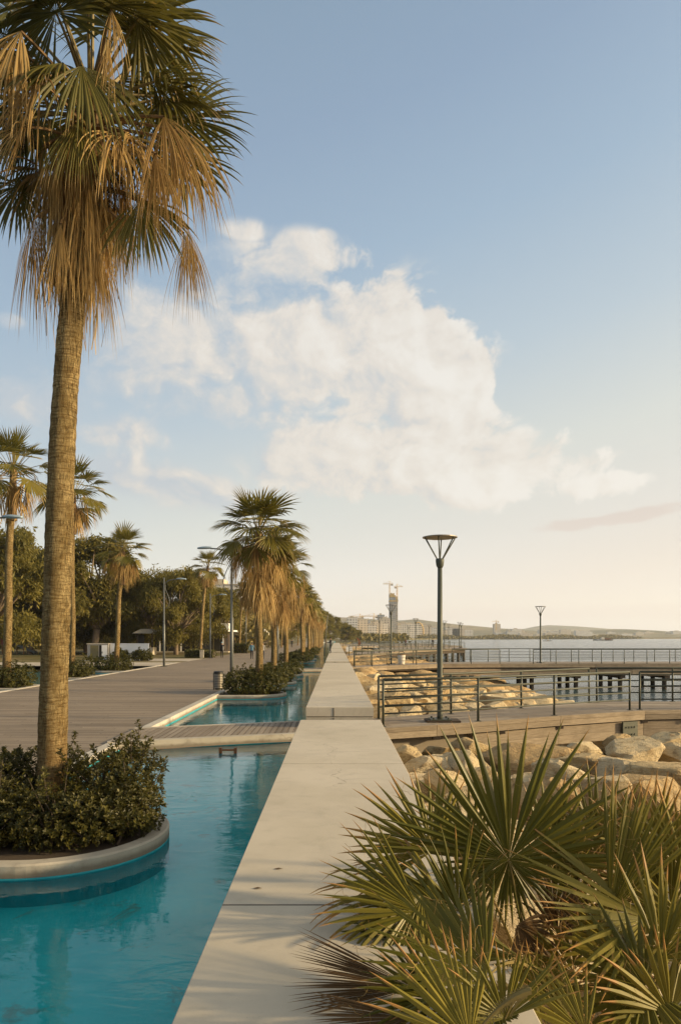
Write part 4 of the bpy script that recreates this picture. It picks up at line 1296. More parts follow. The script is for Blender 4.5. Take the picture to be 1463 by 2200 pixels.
palm(0, 80, -15.6, 10.4, 'open2', 'slim leaning fan palm rising from the clipped hedge behind the street lamps', GL, lean=.9, cs=1.05, r=.2, rz=.3)
palm(0, 108, -15.0, 9.6, 'far', 'fan palm in front of the terrace canopies left of the pool row', GL, lean=.7, cs=.95, rz=.3)
palm(0, 118, -13.6, 8.8, 'far2', 'fan palm just behind the trunk of the second pool palm', GL, cs=.9, rz=2)
for k, (px, Y, zt) in enumerate(((528, 150, 9.5), (605, 150, 9.8), (640, 190, 10), (655, 210, 9.5))):
    palm(0, Y, (px - PX0) / F * Y, zt, ('far', 'far2')[k % 2], 'far fan palm standing among the trees behind the promenade', 'far fan palms behind the promenade', cs=.95)
palm(0, 130, (690 - PX0) / F * 130 - 2.2, 7.4, 'far', 'far fan palm standing among the trees behind the promenade', 'far fan palms behind the promenade')

# ================================================================== SHRUBS + PLANTERS
def planter(cy, label, group, cx=-3.4, x0=XE + .2, rad=1.33, right=True, rz=0.0):
    t = thing('planter', label, 'planter', (cx, cy, 0), 0, group)
    sgn = 1 if right else -1
    n = 40
    def outline(r):
        pts = [((x0 - cx) * 1.0, -r * 1.0)]
        for k in range(n + 1):
            a = -math.pi / 2 + math.pi * k / n
            pts.append((sgn * r * math.cos(a), r * math.sin(a)))
        pts.append(((x0 - cx) * 1.0, r * 1.0))
        return pts
    prof = [(rad, -.5, 1), (rad, -.142, 1), (rad + .004, -.14, 0), (rad + .004, -.02, 0), (rad - .012, 0, 0), (rad - .155, 0, 0), (rad - .165, -.012, 0), (rad - .165, -.2, 0)]
    mb = MB()
    prev = None
    for (r, z, m_) in prof:
        o = outline(r)
        ids = list(range(len(mb.v), len(mb.v) + len(o)))
        mb.v.extend([(x, y, z) for x, y in o])
        if prev:
            for k in range(len(o) - 1):
                f = (prev[k], prev[k + 1], ids[k + 1], ids[k])
                mb.face(f if right else tuple(reversed(f)), m_)
        prev = ids
    mb.build('rim', [M['concrete_dark'], M['pool_band']], t, smooth=False)
    mb = MB(); o = outline(rad - .16)
    mb.v.extend([(x, y, -.06) for x, y in o]); f = tuple(range(len(o)))
    mb.face(f if right else tuple(reversed(f)))
    mb.build('soil', M['soil'], t)
    return t
def shrub(label, group, loc, lumps, n, leaf, seed, far=False, sprigs=0, per=8):
    rng = random.Random(seed)
    t = thing('shrub', label, 'shrub', loc, 0, group)
    lf, tw = MB(), MB()
    vol = [a * b * c for (_, _, _, a, b, c) in lumps]; tot = sum(vol)
    pts = []
    for k in range(n):
        r_ = rng.random() * tot; j = 0
        while r_ > vol[j] and j < len(lumps) - 1: r_ -= vol[j]; j += 1
        x, y, z, a, b, c = lumps[j]
        d = Vector((rng.gauss(0, 1), rng.gauss(0, 1), rng.gauss(.15, 1))).normalized()
        bumpy = 1 + .22 * mnoise.noise(d * 2.3 + Vector((seed, j, 0))) + .12 * mnoise.noise(d * 5.5 + Vector((seed, j, 0)))
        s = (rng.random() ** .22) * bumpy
        p = Vector((x + d.x * a * s, y + d.y * b * s, z + d.z * c * s))
        if p.z < -.02: p.z = rng.uniform(0, .12)
        pts.append((p, d, s))
    for k in range(sprigs):
        x, y, z, a, b, c = lumps[rng.randrange(len(lumps))]
        d = Vector((rng.gauss(0, .6), rng.gauss(0, .6), rng.uniform(.5, 1))).normalized()
        p0 = Vector((x + d.x * a * .7, y + d.y * b * .7, z + d.z * c * .7))
        ln = rng.uniform(.25, .55)
        p1 = p0 + (d + UP * .6).normalized() * ln
        tw.tube([p0, p1], [.008, .004], 4, cap=False)
        for q in range(7):
            f = .35 + .65 * q / 6
            pts.append((p0.lerp(p1, f) + Vector((rng.gauss(0, .035), rng.gauss(0, .035), 0)), (d + UP).normalized(), 1.1))
    for (p, d, s) in pts:
        ax = (d + UP * .8 + Vector((rng.gauss(0, .3), rng.gauss(0, .3), 0))).normalized()
        u = ax.orthogonal().normalized(); w = ax.cross(u)
        ph = rng.uniform(0, 6.28)
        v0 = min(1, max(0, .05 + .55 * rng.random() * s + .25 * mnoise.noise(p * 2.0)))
        for q in range(per):
            an = ph + 2.39996 * q; el = .25 + .9 * q / per
            dd = (u * math.cos(an) + w * math.sin(an)) * math.cos(el) + ax * math.sin(el)
            sd = ax.cross(dd).normalized() if abs(ax.dot(dd)) < .99 else u
            l = leaf * rng.uniform(.7, 1.25); h = l * .24
            p0 = p + ax * rng.uniform(-.02, .03)
            pm = p0 + dd * l * .55; pe = p0 + dd * l - ax * l * .12
            i = len(lf.v)
            lf.v.extend([tuple(p0), tuple(pm + sd * h + ax * h * .35), tuple(pe), tuple(pm - sd * h + ax * h * .35)])
            a_ = min(1, max(0, v0 + rng.gauss(0, .12)))
            lf.face((i, i + 1, i + 2), 0, a_, [(.3, 0), (.3, .5), (.3, .8)]); lf.face((i, i + 2, i + 3), 0, a_, [(.6, 0), (.6, .8), (.6, .5)])
    if not far:
        for k in range(60):
            x, y, z, a, b, c = lumps[rng.randrange(len(lumps))]
            d = Vector((rng.gauss(0, 1), rng.gauss(0, 1), rng.gauss(.3, .8))).normalized()
            tw.tube([(x + rng.gauss(0, .15), y + rng.gauss(0, .15), -.04), (x + d.x * a * .5, y + d.y * b * .5, max(.1, z + d.z * c * .4)), (x + d.x * a * .9, y + d.y * b * .9, max(.12, z + d.z * c * .9))], [.018, .011, .005], 5, cap=False)
        tw.build('stems', M['twig'], t)
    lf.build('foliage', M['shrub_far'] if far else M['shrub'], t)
    return t
GP = 'island planters along the pool'
planter(8.5, 'rounded concrete island planter nearest the camera, round the big palm and its shrub', GP)
planter(29.2, 'island planter right of the litter bin', GP)
planter(36.6, 'island planter behind the one beside the litter bin', GP)
planter(44.1, 'third island planter of the distant group, before the second footbridge', GP)
planter(66.9, 'far island planter beyond the second footbridge', GP)
planter(74.4, 'farthest visible island planter of the pool row', GP)
GS = 'shrubs in the island planters'
lump1 = [(.55, .15, .42, .58, .62, .52), (.75, .55, .50, .42, .45, .52), (.25, -.55, .26, .75, .42, .36), (-.55, -.55, .28, .75, .45, .38), (-.9, .1, .42, .6, .7, .52), (-.4, .6, .45, .6, .5, .5), (.9, -.15, .28, .40, .55, .40), (.1, .1, .2, 1.1, .9, .3)]
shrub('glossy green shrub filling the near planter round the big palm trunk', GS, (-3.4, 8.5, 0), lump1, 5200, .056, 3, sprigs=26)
lump2 = [(.3, -.3, .3, .8, .8, .45), (.75, .1, .38, .5, .6, .55), (-.6, .0, .3, .9, .9, .50), (-.9, -.5, .28, .6, .6, .42), (.0, .6, .3, .9, .6, .5)]
shrub('dense rounded shrub in the island planter right of the litter bin', GS, (-3.25, 29.2, 0), [(x * .95, y, z * 1.3, a, b, c * 1.15) for x, y, z, a, b, c in lump2], 1500, .095, 5, far=True, sprigs=14, per=6)
shrub('shrub in the planter behind the one beside the litter bin', GS, (-3.3, 36.6, 0), lump2, 800, .12, 6, far=True, per=6)
shrub('shrub in the third planter before the second footbridge', GS, (-3.3, 44.1, 0), lump2, 600, .13, 7, far=True, per=6)
shrub('wide low shrub in the far planter beyond the second footbridge', GS, (-3.8, 66.0, 0), [(x * 1.3, y, z, a * 1.4, b, c) for x, y, z, a, b, c in lump2], 600, .17, 8, far=True, per=6)
shrub('reddish brown low shrub at the far end of the pool row', GS, (-3.6, 75, 0), lump2, 450, .18, 9, far=True, per=6)
shrub('low shrub under the merged far palms', GS, (-3.6, 84, 0), lump2, 400, .2, 10, far=True, per=6)
shrub('last low shrub under the far palms before the bench wall end', GS, (-3.4, 97, 0), lump2, 400, .22, 11, far=True, per=6)
for (cy, lab, pl) in ((33, 'bushy shrub at the foot of the left edge palm', 'rounded planter of the left edge palm in the second pool'), (41.2, 'shrub right of the near palm trunk, beside the second pool', 'rounded planter behind the near palm trunk in the second pool'), (49, 'low wide shrub at the foot of the palm in front of the white wall', 'rounded planter of the palm in front of the white wall')):
    planter(cy, pl, 'island planters in the second pool', cx=-15.9, x0=XL - .2, right=False)
    shrub(lab, 'shrubs beside the second pool', (-15.5, cy - .1, 0), [(x * 1.05, y, z * 1.15, a, b, c * 1.15) for x, y, z, a, b, c in lump2], 900, .12, int(cy), far=True, sprigs=10, per=6)

# ================================================================== SHORE FAN PALMS in the foreground
rng = random.Random(21)
def plant(label, base):
    return thing('fan_palm', label, 'fan palm', base, 0, 'young fan palms on the rocks in the foreground')
def shore_leaf(t, hub, Y, tip, nrm, rad_px, spread, nseg, g0=.05, g1=.15, brown=False, depth=0.0, split=.42, stem=None, cup=.1, lenk=.28, curl=.2, back=1.0, name=None, wid=1.0, thin=1.0, lift=.12, stemY=None):
    base = t.location.copy()
    h = ad(hub[0], hub[1], Y)
    tv = ad(tip[0], tip[1], Y) - h; tv.y += depth
    RR = rad_px / F * Y
    mb = MB()
    s0 = Vector((rng.uniform(-.06, .06), rng.uniform(-.06, .06), 0)) if stem is None else ad(stem[0], stem[1], stemY or Y) - base
    petiole(mb, s0, h - base, lift, .017, .0045, 1, 8, 6)
    # little hooked teeth along the stalk
    pts = bez(s0, (s0 + h - base) / 2 + UP * lift, h - base, 24)
    for k in range(2, 23):
        d = (pts[k + 1] - pts[k - 1]).normalized(); sd = d.cross(Vector((0, -1, .3))).normalized()
        for sg in (-1, 1):
            p = pts[k] + sd * sg * .012
            i = len(mb.v); mb.v.extend([tuple(p - d * .006), tuple(p + d * .006), tuple(p + sd * sg * .016 + d * .008)]); mb.face((i, i + 1, i + 2), 1, .5)
    fan_leaf(mb, h - base, tv, Vector(nrm), RR, spread, nseg, g0, g1, rng, 0, split=split, cup=cup, lenk=lenk, curl=curl, back=back, pleat=.5, wid=wid * 1.18, thin=thin, mess=.16)
    # loose curling threads between the blades
    for k in range(26 if not brown else 6):
        a = rng.uniform(-R(spread) / 2, R(spread) / 2)
        ax = tv.normalized(); nm = Vector(nrm); nm = (nm - ax * nm.dot(ax)).normalized(); sd = nm.cross(ax)
        d = ax * math.cos(a) + sd * math.sin(a)
        p = h - base + d * RR * rng.uniform(.45, .75) + nm * .01
        q = [p]
        dd = (d + Vector((rng.gauss(0, .7), rng.gauss(0, .7), rng.gauss(0, .5)))).normalized()
        for j in range(5):
            dd = (dd + Vector((rng.gauss(0, .5), rng.gauss(0, .5), rng.gauss(-.1, .5)))).normalized()
            q.append(q[-1] + dd * rng.uniform(.015, .035))
        mb.tube(q, .0011, 3, 2, .6, cap=False)
    return mb.build(name or ('withered_frond' if brown else 'frond'), [M['fan_brown'] if brown else M['fan_green'], M['petiole_dry'] if brown else M['petiole'], M['palm_dry']], t)
a = plant('nearest young fan palm spilling over the bench wall, with the tall upright fan leaf', (1.33, 4.25, -.42))
b = plant('young fan palm at the lower right corner, with folded upright leaves', (2.0, 4.35, -.45))
# plant a
shore_leaf(a, (1093, 1848), 4.6, (1100, 1600), (-.05, -.93, .35), 318, 270, 42, .03, .16, depth=.15, stem=(1150, 2120), lenk=.42, cup=.12, back=.62, lift=.0)
shore_leaf(a, (1093, 1850), 4.62, (1090, 1960), (.0, -.9, -.3), 150, 110, 16, .05, .2, stem=(1150, 2120), name='frond', cup=.1, lift=.0)
shore_leaf(a, (905, 1925), 4.35, (800, 1960), (-.2, -.65, .75), 262, 210, 36, .5, 1.5, depth=-.25, stem=(1120, 2120), cup=.05, lenk=.15, lift=.18)
shore_leaf(a, (930, 1830), 4.75, (850, 1760), (-.3, -.7, .6), 205, 150, 22, .1, .3, stem=(1120, 2120), depth=.1, lenk=.2, cup=.15, lift=.15)
shore_leaf(a, (1046, 2102), 3.42, (900, 2075), (.06, -.66, .75), 320, 245, 38, .06, .20, depth=-.16, stem=(1190, 2160), stemY=4.0, cup=.1, lenk=.25, lift=.30)
shore_leaf(a, (880, 2020), 4.1, (770, 2050), (-.1, -.6, .8), 190, 120, 20, .5, 1.2, stem=(1080, 2140), lenk=.2)
shore_leaf(a, (890, 2125), 3.5, (740, 2105), (.1, -.7, .7), 270, 44, 30, .1, .1, brown=True, stem=(1100, 2180), stemY=3.9, split=.6, lenk=.1, thin=.8, curl=.8)
shore_leaf(a, (880, 2190), 3.15, (730, 2195), (.1, -.7, .7), 210, 40, 22, .1, .1, brown=True, stem=(1100, 2200), stemY=3.6, split=.6, lenk=.1, curl=.8)
shore_leaf(a, (1110, 1990), 4.5, (1180, 2060), (.3, -.8, .4), 130, 150, 18, .5, 1.0, brown=True, stem=(1140, 2130), curl=.8)
shore_leaf(a, (1180, 1850), 4.9, (1240, 1790), (.1, -.8, .5), 190, 130, 18, .1, .3, stem=(1160, 2110), cup=.1)
for (hub, Y, tip, nrm, rad, sp, ns, g0_, g1_) in (
    ((985, 1960), 4.5, (930, 1880), (-.2, -.8, .5), 190, 150, 22, .15, .5), ((960, 2030), 4.2, (880, 2075), (-.2, -.7, .7), 200, 150, 22, .4, 1.1),
    ((1010, 2240), 2.95, (900, 2190), (.05, -.8, .6), 260, 180, 28, .06, .25), ((1120, 2060), 3.8, (1080, 2150), (-.1, -.8, .5), 190, 200, 26, .15, .5),
    ((960, 1965), 4.3, (840, 1990), (-.2, -.7, .7), 240, 170, 28, .35, 1.0), ((1085, 2190), 3.1, (1060, 2100), (.0, -.8, .5), 180, 170, 22, .1, .3), ((900, 1960), 4.25, (760, 1890), (-.2, -.7, .7), 240, 90, 18, .1, .4),
    ((1010, 1830), 5.0, (960, 1740), (-.2, -.9, .3), 170, 120, 18, .05, .2), ((1190, 1960), 4.9, (1260, 1900), (.2, -.8, .5), 185, 150, 20, .15, .5),
    ((1150, 2150), 3.9, (1180, 2070), (.1, -.8, .5), 150, 160, 20, .1, .4), ((930, 2150), 3.25, (840, 2120), (-.1, -.7, .7), 180, 140, 20, .2, .6)):
    shore_leaf(a, hub, Y, tip, nrm, rad, sp, ns, g0_, g1_, stem=(1140, 2130), lenk=.22, cup=.12, lift=.08)
# plant b
for (hub, Y, tip, nrm, rad, sp, ns, g0_, g1_) in (
    ((1400, 1850), 5.0, (1390, 1740), (-.1, -.9, .3), 200, 140, 20, .05, .2), ((1340, 2040), 4.4, (1250, 2000), (-.1, -.7, .6), 190, 140, 20, .15, .5),
    ((1440, 2180), 3.8, (1400, 2090), (-.1, -.8, .5), 210, 200, 24, .1, .4), ((1230, 2090), 4.4, (1180, 2030), (-.2, -.8, .5), 160, 150, 18, .2, .6),
    ((1220, 1900), 5.2, (1190, 1800), (-.2, -.9, .3), 160, 120, 16, .05, .2), ((1440, 1960), 4.7, (1380, 1900), (-.3, -.8, .4), 190, 150, 20, .1, .3)):
    shore_leaf(b, hub, Y, tip, nrm, rad, sp, ns, g0_, g1_, stem=(1360, 2190), lenk=.22, cup=.12, lift=.06)
shore_leaf(b, (1310, 1960), 4.35, (1400, 1760), (-.45, -.85, .1), 300, 48, 16, .02, .05, stem=(1330, 2180), cup=.0, lenk=.1, split=.6, depth=.05, lift=.0)
shore_leaf(b, (1285, 1850), 5.2, (1320, 1700), (-.1, -.9, .35), 215, 210, 30, .03, .1, depth=.1, stem=(1330, 2140), lenk=.3, cup=.1, lift=.0)
shore_leaf(b, (1390, 1975), 4.3, (1250, 1930), (.1, -.5, .85), 320, 100, 18, .08, .25, depth=-.1, stem=(1360, 2190), lenk=.15, cup=.05)
shore_leaf(b, (1385, 2122), 3.85, (1270, 2140), (-.05, -.75, .65), 225, 280, 28, .1, .35, depth=-.05, stem=(1370, 2260), lenk=.3, cup=.05, lift=.0)
shore_leaf(b, (1470, 1880), 4.8, (1440, 1760), (-.2, -.9, .3), 225, 170, 26, .03, .1, stem=(1400, 2160), lenk=.25, lift=.0)
shore_leaf(b, (1420, 2060), 4.0, (1500, 1960), (-.2, -.8, .4), 240, 120, 18, .05, .2, stem=(1390, 2230), lift=.0)
shore_leaf(b, (1480, 1990), 4.4, (1400, 2010), (.2, -.6, .75), 230, 150, 20, .1, .4, stem=(1420, 2200), lift=.0)
shore_leaf(b, (1260, 2225), 3.5, (1160, 2190), (.1, -.7, .7), 180, 200, 22, .1, .3, stem=(1330, 2300), lift=.0)
shore_leaf(b, (1290, 2060), 4.5, (1330, 2010), (.0, -.7, .6), 150, 160, 20, .5, .9, brown=True, stem=(1330, 2200), curl=.8)
shore_leaf(b, (1200, 2010), 4.8, (1230, 1950), (.1, -.8, .5), 150, 140, 18, .3, .6, brown=True, stem=(1300, 2180), curl=.8)
# dry litter round the plants
rngl = random.Random(8)
mb = MB()
for k in range(420):
    x = rngl.uniform(1.05, 2.9); y = rngl.uniform(3.2, 5.4)
    az = rngl.uniform(0, 6.28); el = rngl.uniform(-.1, .7); ln = rngl.uniform(.12, .4); w = rngl.uniform(.003, .009)
    p = Vector((x, y, slope_z(x) + rngl.uniform(.0, .12))); d = dirv(az, el); s = Vector((-math.sin(az), math.cos(az), 0)) * w
    i = len(mb.v)
    mid = p + d * ln * .6; e = p + d * ln - UP * ln * .15
    mb.v.extend([tuple(p - s), tuple(p + s), tuple(mid + s), tuple(mid - s), tuple(e)])
    a_ = rngl.random(); mb.face((i, i + 1, i + 2, i + 3), 0, a_, [(0, .3)] * 4); mb.face((i + 3, i + 2, i + 4), 0, a_, [(0, .3)] * 3)
tag(mb.build('dry_litter', M['palm_dry']), 'dry straw and leaf litter under the foreground fan palms', None, None, 'stuff')
# fallen leaves on the bench wall
for k, (px, py) in enumerate(((598, 1868), (553, 1910))):
    p = at(px, py, .553)
    mb = MB(); s = .022
    mb.quad([(-s * 1.6, 0, 0.002), (0, -s * .6, .004), (s * 1.6, 0, .003), (0, s * .6, .006)], 0, .1, [(.2, .2)] * 4)
    tag(mb.build('fallen_leaf', M['fan_brown'], loc=p), ('small dark fallen leaf farther along the near bench wall', 'small dark fallen leaf nearest the wall seam')[k], 'leaf')

# ================================================================== STREET LAMPS of the promenade
def street_lamp(label, X, Y, side):
    t = thing('street_lamp', label, 'street lamp', (X, Y, 0), 0, 'curved arm street lamps on the promenade')
    mb = MB(); mb.box(-.24, .24, -.24, .24, 0, .03); mb.build('base_plate', M['steel'], t)
    mb = MB(); mb.tube([(0, 0, .02), (0, 0, 3.3), (0, 0, 3.32), (0, 0, 7.0)], [.095, .09, .065, .05], 12); mb.build('pole', M['galv'], t, smooth=True)
    mb = MB()
    mb.tube([(0, 0, 6.3), (side * .08, 0, 6.55), (side * .35, 0, 6.78), (side * .8, 0, 6.86), (side * 1.1, 0, 6.87)], .035, 8)
    # the wavy ornament below the arm
    mb.tube([(side * .12, 0, 6.42), (side * .1, 0, 6.1), (side * .32, 0, 5.6), (side * .45, 0, 5.2), (side * .38, 0, 4.8), (side * .1, 0, 4.5)], .022, 6)
    mb.build('arm', M['galv'], t, smooth=True)
    mb = MB()
    n = 12
    for k in range(n + 1):
        u = k / n; w = .17 * math.sin(math.pi * (.1 + .8 * u)) ** .6; h = .10 * math.sin(math.pi * (.12 + .76 * u)) ** .6
        for j in range(10):
            a = 2 * math.pi * j / 10
            mb.v.append((side * (1.0 + .75 * u), w * math.cos(a), 6.9 + (h if math.sin(a) > 0 else h * .45) * math.sin(a) - .03 * u))
    for k in range(n):
        for j in range(10):
            q = (j + 1) % 10; mb.face((k * 10 + j, k * 10 + q, k * 10 + 10 + q, k * 10 + 10 + j))
    mb.face(tuple(reversed(range(10)))); mb.face(tuple(range(n * 10, n * 10 + 10)))
    mb.build('lamp_head', M['lamp_head'], t, smooth=True)
    return t
street_lamp('street lamp left of the second pool palm, arm reaching left', -5.35, 35.8, -1)
street_lamp('street lamp standing by the promenade kerb in front of the pepper trees', -13.55, 55, 1)
street_lamp('street lamp behind the slim leaning palm', -13.6, 75.5, 1)
street_lamp('street lamp between the trunks of the second and third pool palms', -5.35, 64, -1)
street_lamp('street lamp whose head just enters the left edge of the photo', -13.65, 26.5, 1)
for k, (px, Y) in enumerate(((527, 96), (576, 118), (712 - 2, 90))):
    pass
mp = thing('lamp_post', 'thin pale pole beside the man in black at the bench wall', 'pole', (-1.45, 86, 0))
mb = MB(); mb.tube([(0, 0, 0), (.25, 0, 3.0), (.42, 0, 5.0)], [.05, .045, .04], 8); mb.build('pole', M['galv'], mp, smooth=True)
mb = MB(); mb.box(-.12, .12, -.12, .12, 0, .04); mb.build('base_plate', M['steel'], mp)
mp = thing('lamp_post', 'plain thin pole in front of the terrace canopies', 'pole', (-13.4, 104, 0))
mb = MB(); mb.tube([(0, 0, 0), (0, 0, 7.0)], [.09, .06], 8); mb.build('pole', M['galv'], mp, smooth=True)
mb = MB(); mb.box(-.2, .2, -.2, .2, 0, .04); mb.build('base_plate', M['steel'], mp)

# ================================================================== LITTER BINS
def litter_bin(label, loc, h=.82, r=.21, style='slat'):
    t = thing('litter_bin', label, 'litter bin', loc)
    if style == 'slat':
        mb = MB(); mb.tube([(0, 0, .05), (0, 0, h - .1)], r * .86, 18); mb.build('liner', M['bin_dark'], t, smooth=True)
        mb = MB()
        for k in range(9):
            z = .08 + k * (h - .2) / 8.4
            mb.tube([(0, 0, z), (0, 0, z + .05)], r, 18)
        mb.build('bands', M['bin'], t)
        mb = MB(); mb.tube([(0, 0, h - .12), (0, 0, h - .02), (0, 0, h)], [r * 1.04, r * 1.04, r * .8], 18); mb.build('lid', M['bin_dark'], t, smooth=False)
        mb = MB(); mb.tube([(0, 0, 0), (0, 0, .06)], r * .7, 14); mb.build('foot', M['steel'], t)
        for s in (-1, 1):
            mb = MB(); mb.box(s * r * 1.02 - .02, s * r * 1.02 + .02, -.03, .03, 0, h - .1); mb.build('upright', M['steel'], t)
    else:
        mb = MB(); mb.tube([(0, 0, 0), (0, 0, .1), (0, 0, h)], [r * .75, r * .8, r], 14); mb.build('basket', M['canvas'], t, smooth=True)
        mb = MB(); mb.tube([(0, 0, h), (0, 0, h + .06)], r * 1.06, 14); mb.build('lid', M['wood_post'], t)
        mb = MB(); mb.tube([(r, 0, h), (r * .4, 0, h + .28), (-r * .4, 0, h + .28), (-r, 0, h)], .025, 6); mb.build('hoop', M['steel'], t)
    return t
litter_bin('round banded metal litter bin beside the island planter shrub', (-5.2, 30.9, 0))
litter_bin('cream basket litter bin on the long pier behind the nearest railing', (5.45, 58.2, PZ), .8, .34, 'basket')

# ================================================================== PEOPLE
def m_person(name, shoe, trousers, top, skin, hair, split=.92, neck=1.46):
    m, t, out = newmat(name)
    z = nd(t, 'ShaderNodeSeparateXYZ', {0: objc(t)}).outputs[2]
    c = ramp(t, mt(t, 'DIVIDE', z, 2.0), [(0, shoe), (.045, trousers), (split / 2, top), (neck / 2, skin)], 'CONSTANT')
    c = mixc(t, .3, c, mixc(t, noise(t, objc(t), 9, 3), (0, 0, 0), c))
    prin(t, out, c, .8, None)
    return m
SKIN = (.36, .21, .14)
def person(label, loc, rz, mat, hairm, pose='walk', h=1.74, long_hair=False):
    t = thing('person', label, 'person', loc, rz)
    J = {}
    s = h / 1.74
    def a(n, x, y, z, r): J[n] = (Vector((x, y, z)) * s, r * s)
    a('pel', 0, 0, .95, .135); a('wai', 0, 0, 1.10, .125); a('che', 0, .01, 1.30, .155); a('nec', 0, .01, 1.46, .058); a('hd0', 0, -.015, 1.55, .075); a('hd1', 0, -.01, 1.65, .095); a('hd2', 0, .0, 1.73, .06)
    sw = .16 if pose == 'walk' else .03
    for sd, q in (('l', -1), ('r', 1)):
        st = q * sw
        a('hip' + sd, q * .095, 0, .90, .10); a('kne' + sd, q * .10, -st * .7 - .03, .50, .062); a('ank' + sd, q * .10, st * .35 - st + .02, .09 + (.05 if pose == 'walk' and q < 0 else 0), .042); a('toe' + sd, q * .115, -st - .14, .035 + (.02 if pose == 'walk' and q < 0 else 0), .034)
        a('sho' + sd, q * .19, .01, 1.40, .062)
        if pose == 'lean':
            a('elb' + sd, q * .27, -.10, 1.14, .045); a('wri' + sd, q * .16, -.34, 1.13, .032); a('han' + sd, q * .12, -.43, 1.13, .035)
        elif pose == 'fish':
            a('elb' + sd, q * .25, -.12, 1.12, .045); a('wri' + sd, q * .12, -.33, 1.18, .032); a('han' + sd, q * .07, -.40, 1.21, .035)
        else:
            a('elb' + sd, q * .25, st * .5 + .02, 1.12, .045); a('wri' + sd, q * .26, st * .9 - .06, .88, .032); a('han' + sd, q * .255, st * 1.05 - .08, .80, .034)
    E = [('pel', 'wai'), ('wai', 'che'), ('che', 'nec'), ('nec', 'hd0'), ('hd0', 'hd1'), ('hd1', 'hd2')]
    for sd in 'lr':
        E += [('pel', 'hip' + sd), ('hip' + sd, 'kne' + sd), ('kne' + sd, 'ank' + sd), ('ank' + sd, 'toe' + sd), ('che', 'sho' + sd), ('sho' + sd, 'elb' + sd), ('elb' + sd, 'wri' + sd), ('wri' + sd, 'han' + sd)]
    names = list(J)
    me = bpy.data.meshes.new('body')
    me.from_pydata([J[n][0] for n in names], [(names.index(p), names.index(q)) for p, q in E], [])
    me.materials.append(mat)
    o = bpy.data.objects.new('body', me); COL.objects.link(o); o.parent = t
    sk = o.modifiers.new('skin', 'SKIN'); sk.use_smooth_shade = True
    for n, v in zip(names, me.skin_vertices[0].data):
        v.radius = (J[n][1], J[n][1] * (.72 if n in ('pel', 'wai', 'che') else 1.0)); v.use_root = (n == 'pel')
    sb = o.modifiers.new('sub', 'SUBSURF'); sb.levels = 1; sb.render_levels = 1
    # hair cap
    mb = MB()
    c = J['hd1'][0] + Vector((0, .018, .02)) * s
    for i_ in range(7):
        ph = math.pi * .62 * i_ / 6
        for j in range(12):
            an = 2 * math.pi * j / 12
            rr_ = .112 * s
            p = c + Vector((math.cos(an) * math.sin(ph) * rr_ * .92, math.sin(an) * math.sin(ph) * rr_ + (.012 if math.sin(an) > 0 else -.0), math.cos(ph) * rr_ * 1.02))
            if math.sin(an) < -.2 and i_ > 3: p = p * .0 + c + (p - c) * .86
            mb.v.append(tuple(p))
    for i_ in range(6):
        for j in range(12):
            q = (j + 1) % 12; mb.face((i_ * 12 + j, i_ * 12 + q, i_ * 12 + 12 + q, i_ * 12 + 12 + j))
    mb.build('hair', hairm, t, smooth=True)
    return t
hair_d = m_plain('dark_hair', (.02, .015, .012), .6); hair_cap = m_plain('pale_blue_cap', (.22, .34, .42), .8); hair_b = m_plain('brown_hair', (.06, .035, .02), .6)
P1 = m_person('black_outfit', (.02, .02, .02), (.016, .016, .018), (.014, .014, .017), SKIN, SKIN)
P2 = m_person('grey_top', (.05, .05, .05), (.05, .055, .07), (.33, .31, .29), SKIN, SKIN)
P3 = m_person('blue_top', (.05, .05, .05), (.02, .02, .03), (.10, .22, .32), SKIN, SKIN)
P4 = m_person('maroon_top', (.02, .02, .02), (.03, .03, .04), (.075, .03, .03), SKIN, SKIN)
person('person in black tracksuit and pale cap walking away near the clipped hedge', (at(477, 1414).x, at(477, 1414).y, 0), math.pi, P1, hair_cap)
P = person('person in a pale grey top walking beside the second pool palm trunk', (at(565, 1417).x, at(565, 1417).y, 0), math.pi, P2, hair_d)
person('person in a blue top just left of the second pool palm trunk', (at(541, 1417).x, at(541, 1417).y, 0), math.pi, P3, hair_d)
person('person in dark clothes by the street lamp between the palm trunks', (at(595, 1408).x, at(595, 1408).y, 0), math.pi, P1, hair_b)
person('person in black walking towards the camera far down the promenade', (at(627, 1392).x, at(627, 1392).y, 0), 0, P1, hair_d)
q = at(709, 1404, .55)
person('person in black standing on the edge of the bench wall, hands held forward', (-.58, 74.5, .55), R(-75), P1, hair_d, 'fish', 1.72)
person('person in a dark maroon top leaning on the far pier railing, left of the pair', (14.1, 141.5, PZ + .12), math.pi + .3, P4, hair_d, 'lean')
person('person in a black jacket leaning on the far pier railing, right of the pair', (20.1, 145.2, PZ + .12), math.pi - .3, P1, hair_b, 'lean', 1.78)

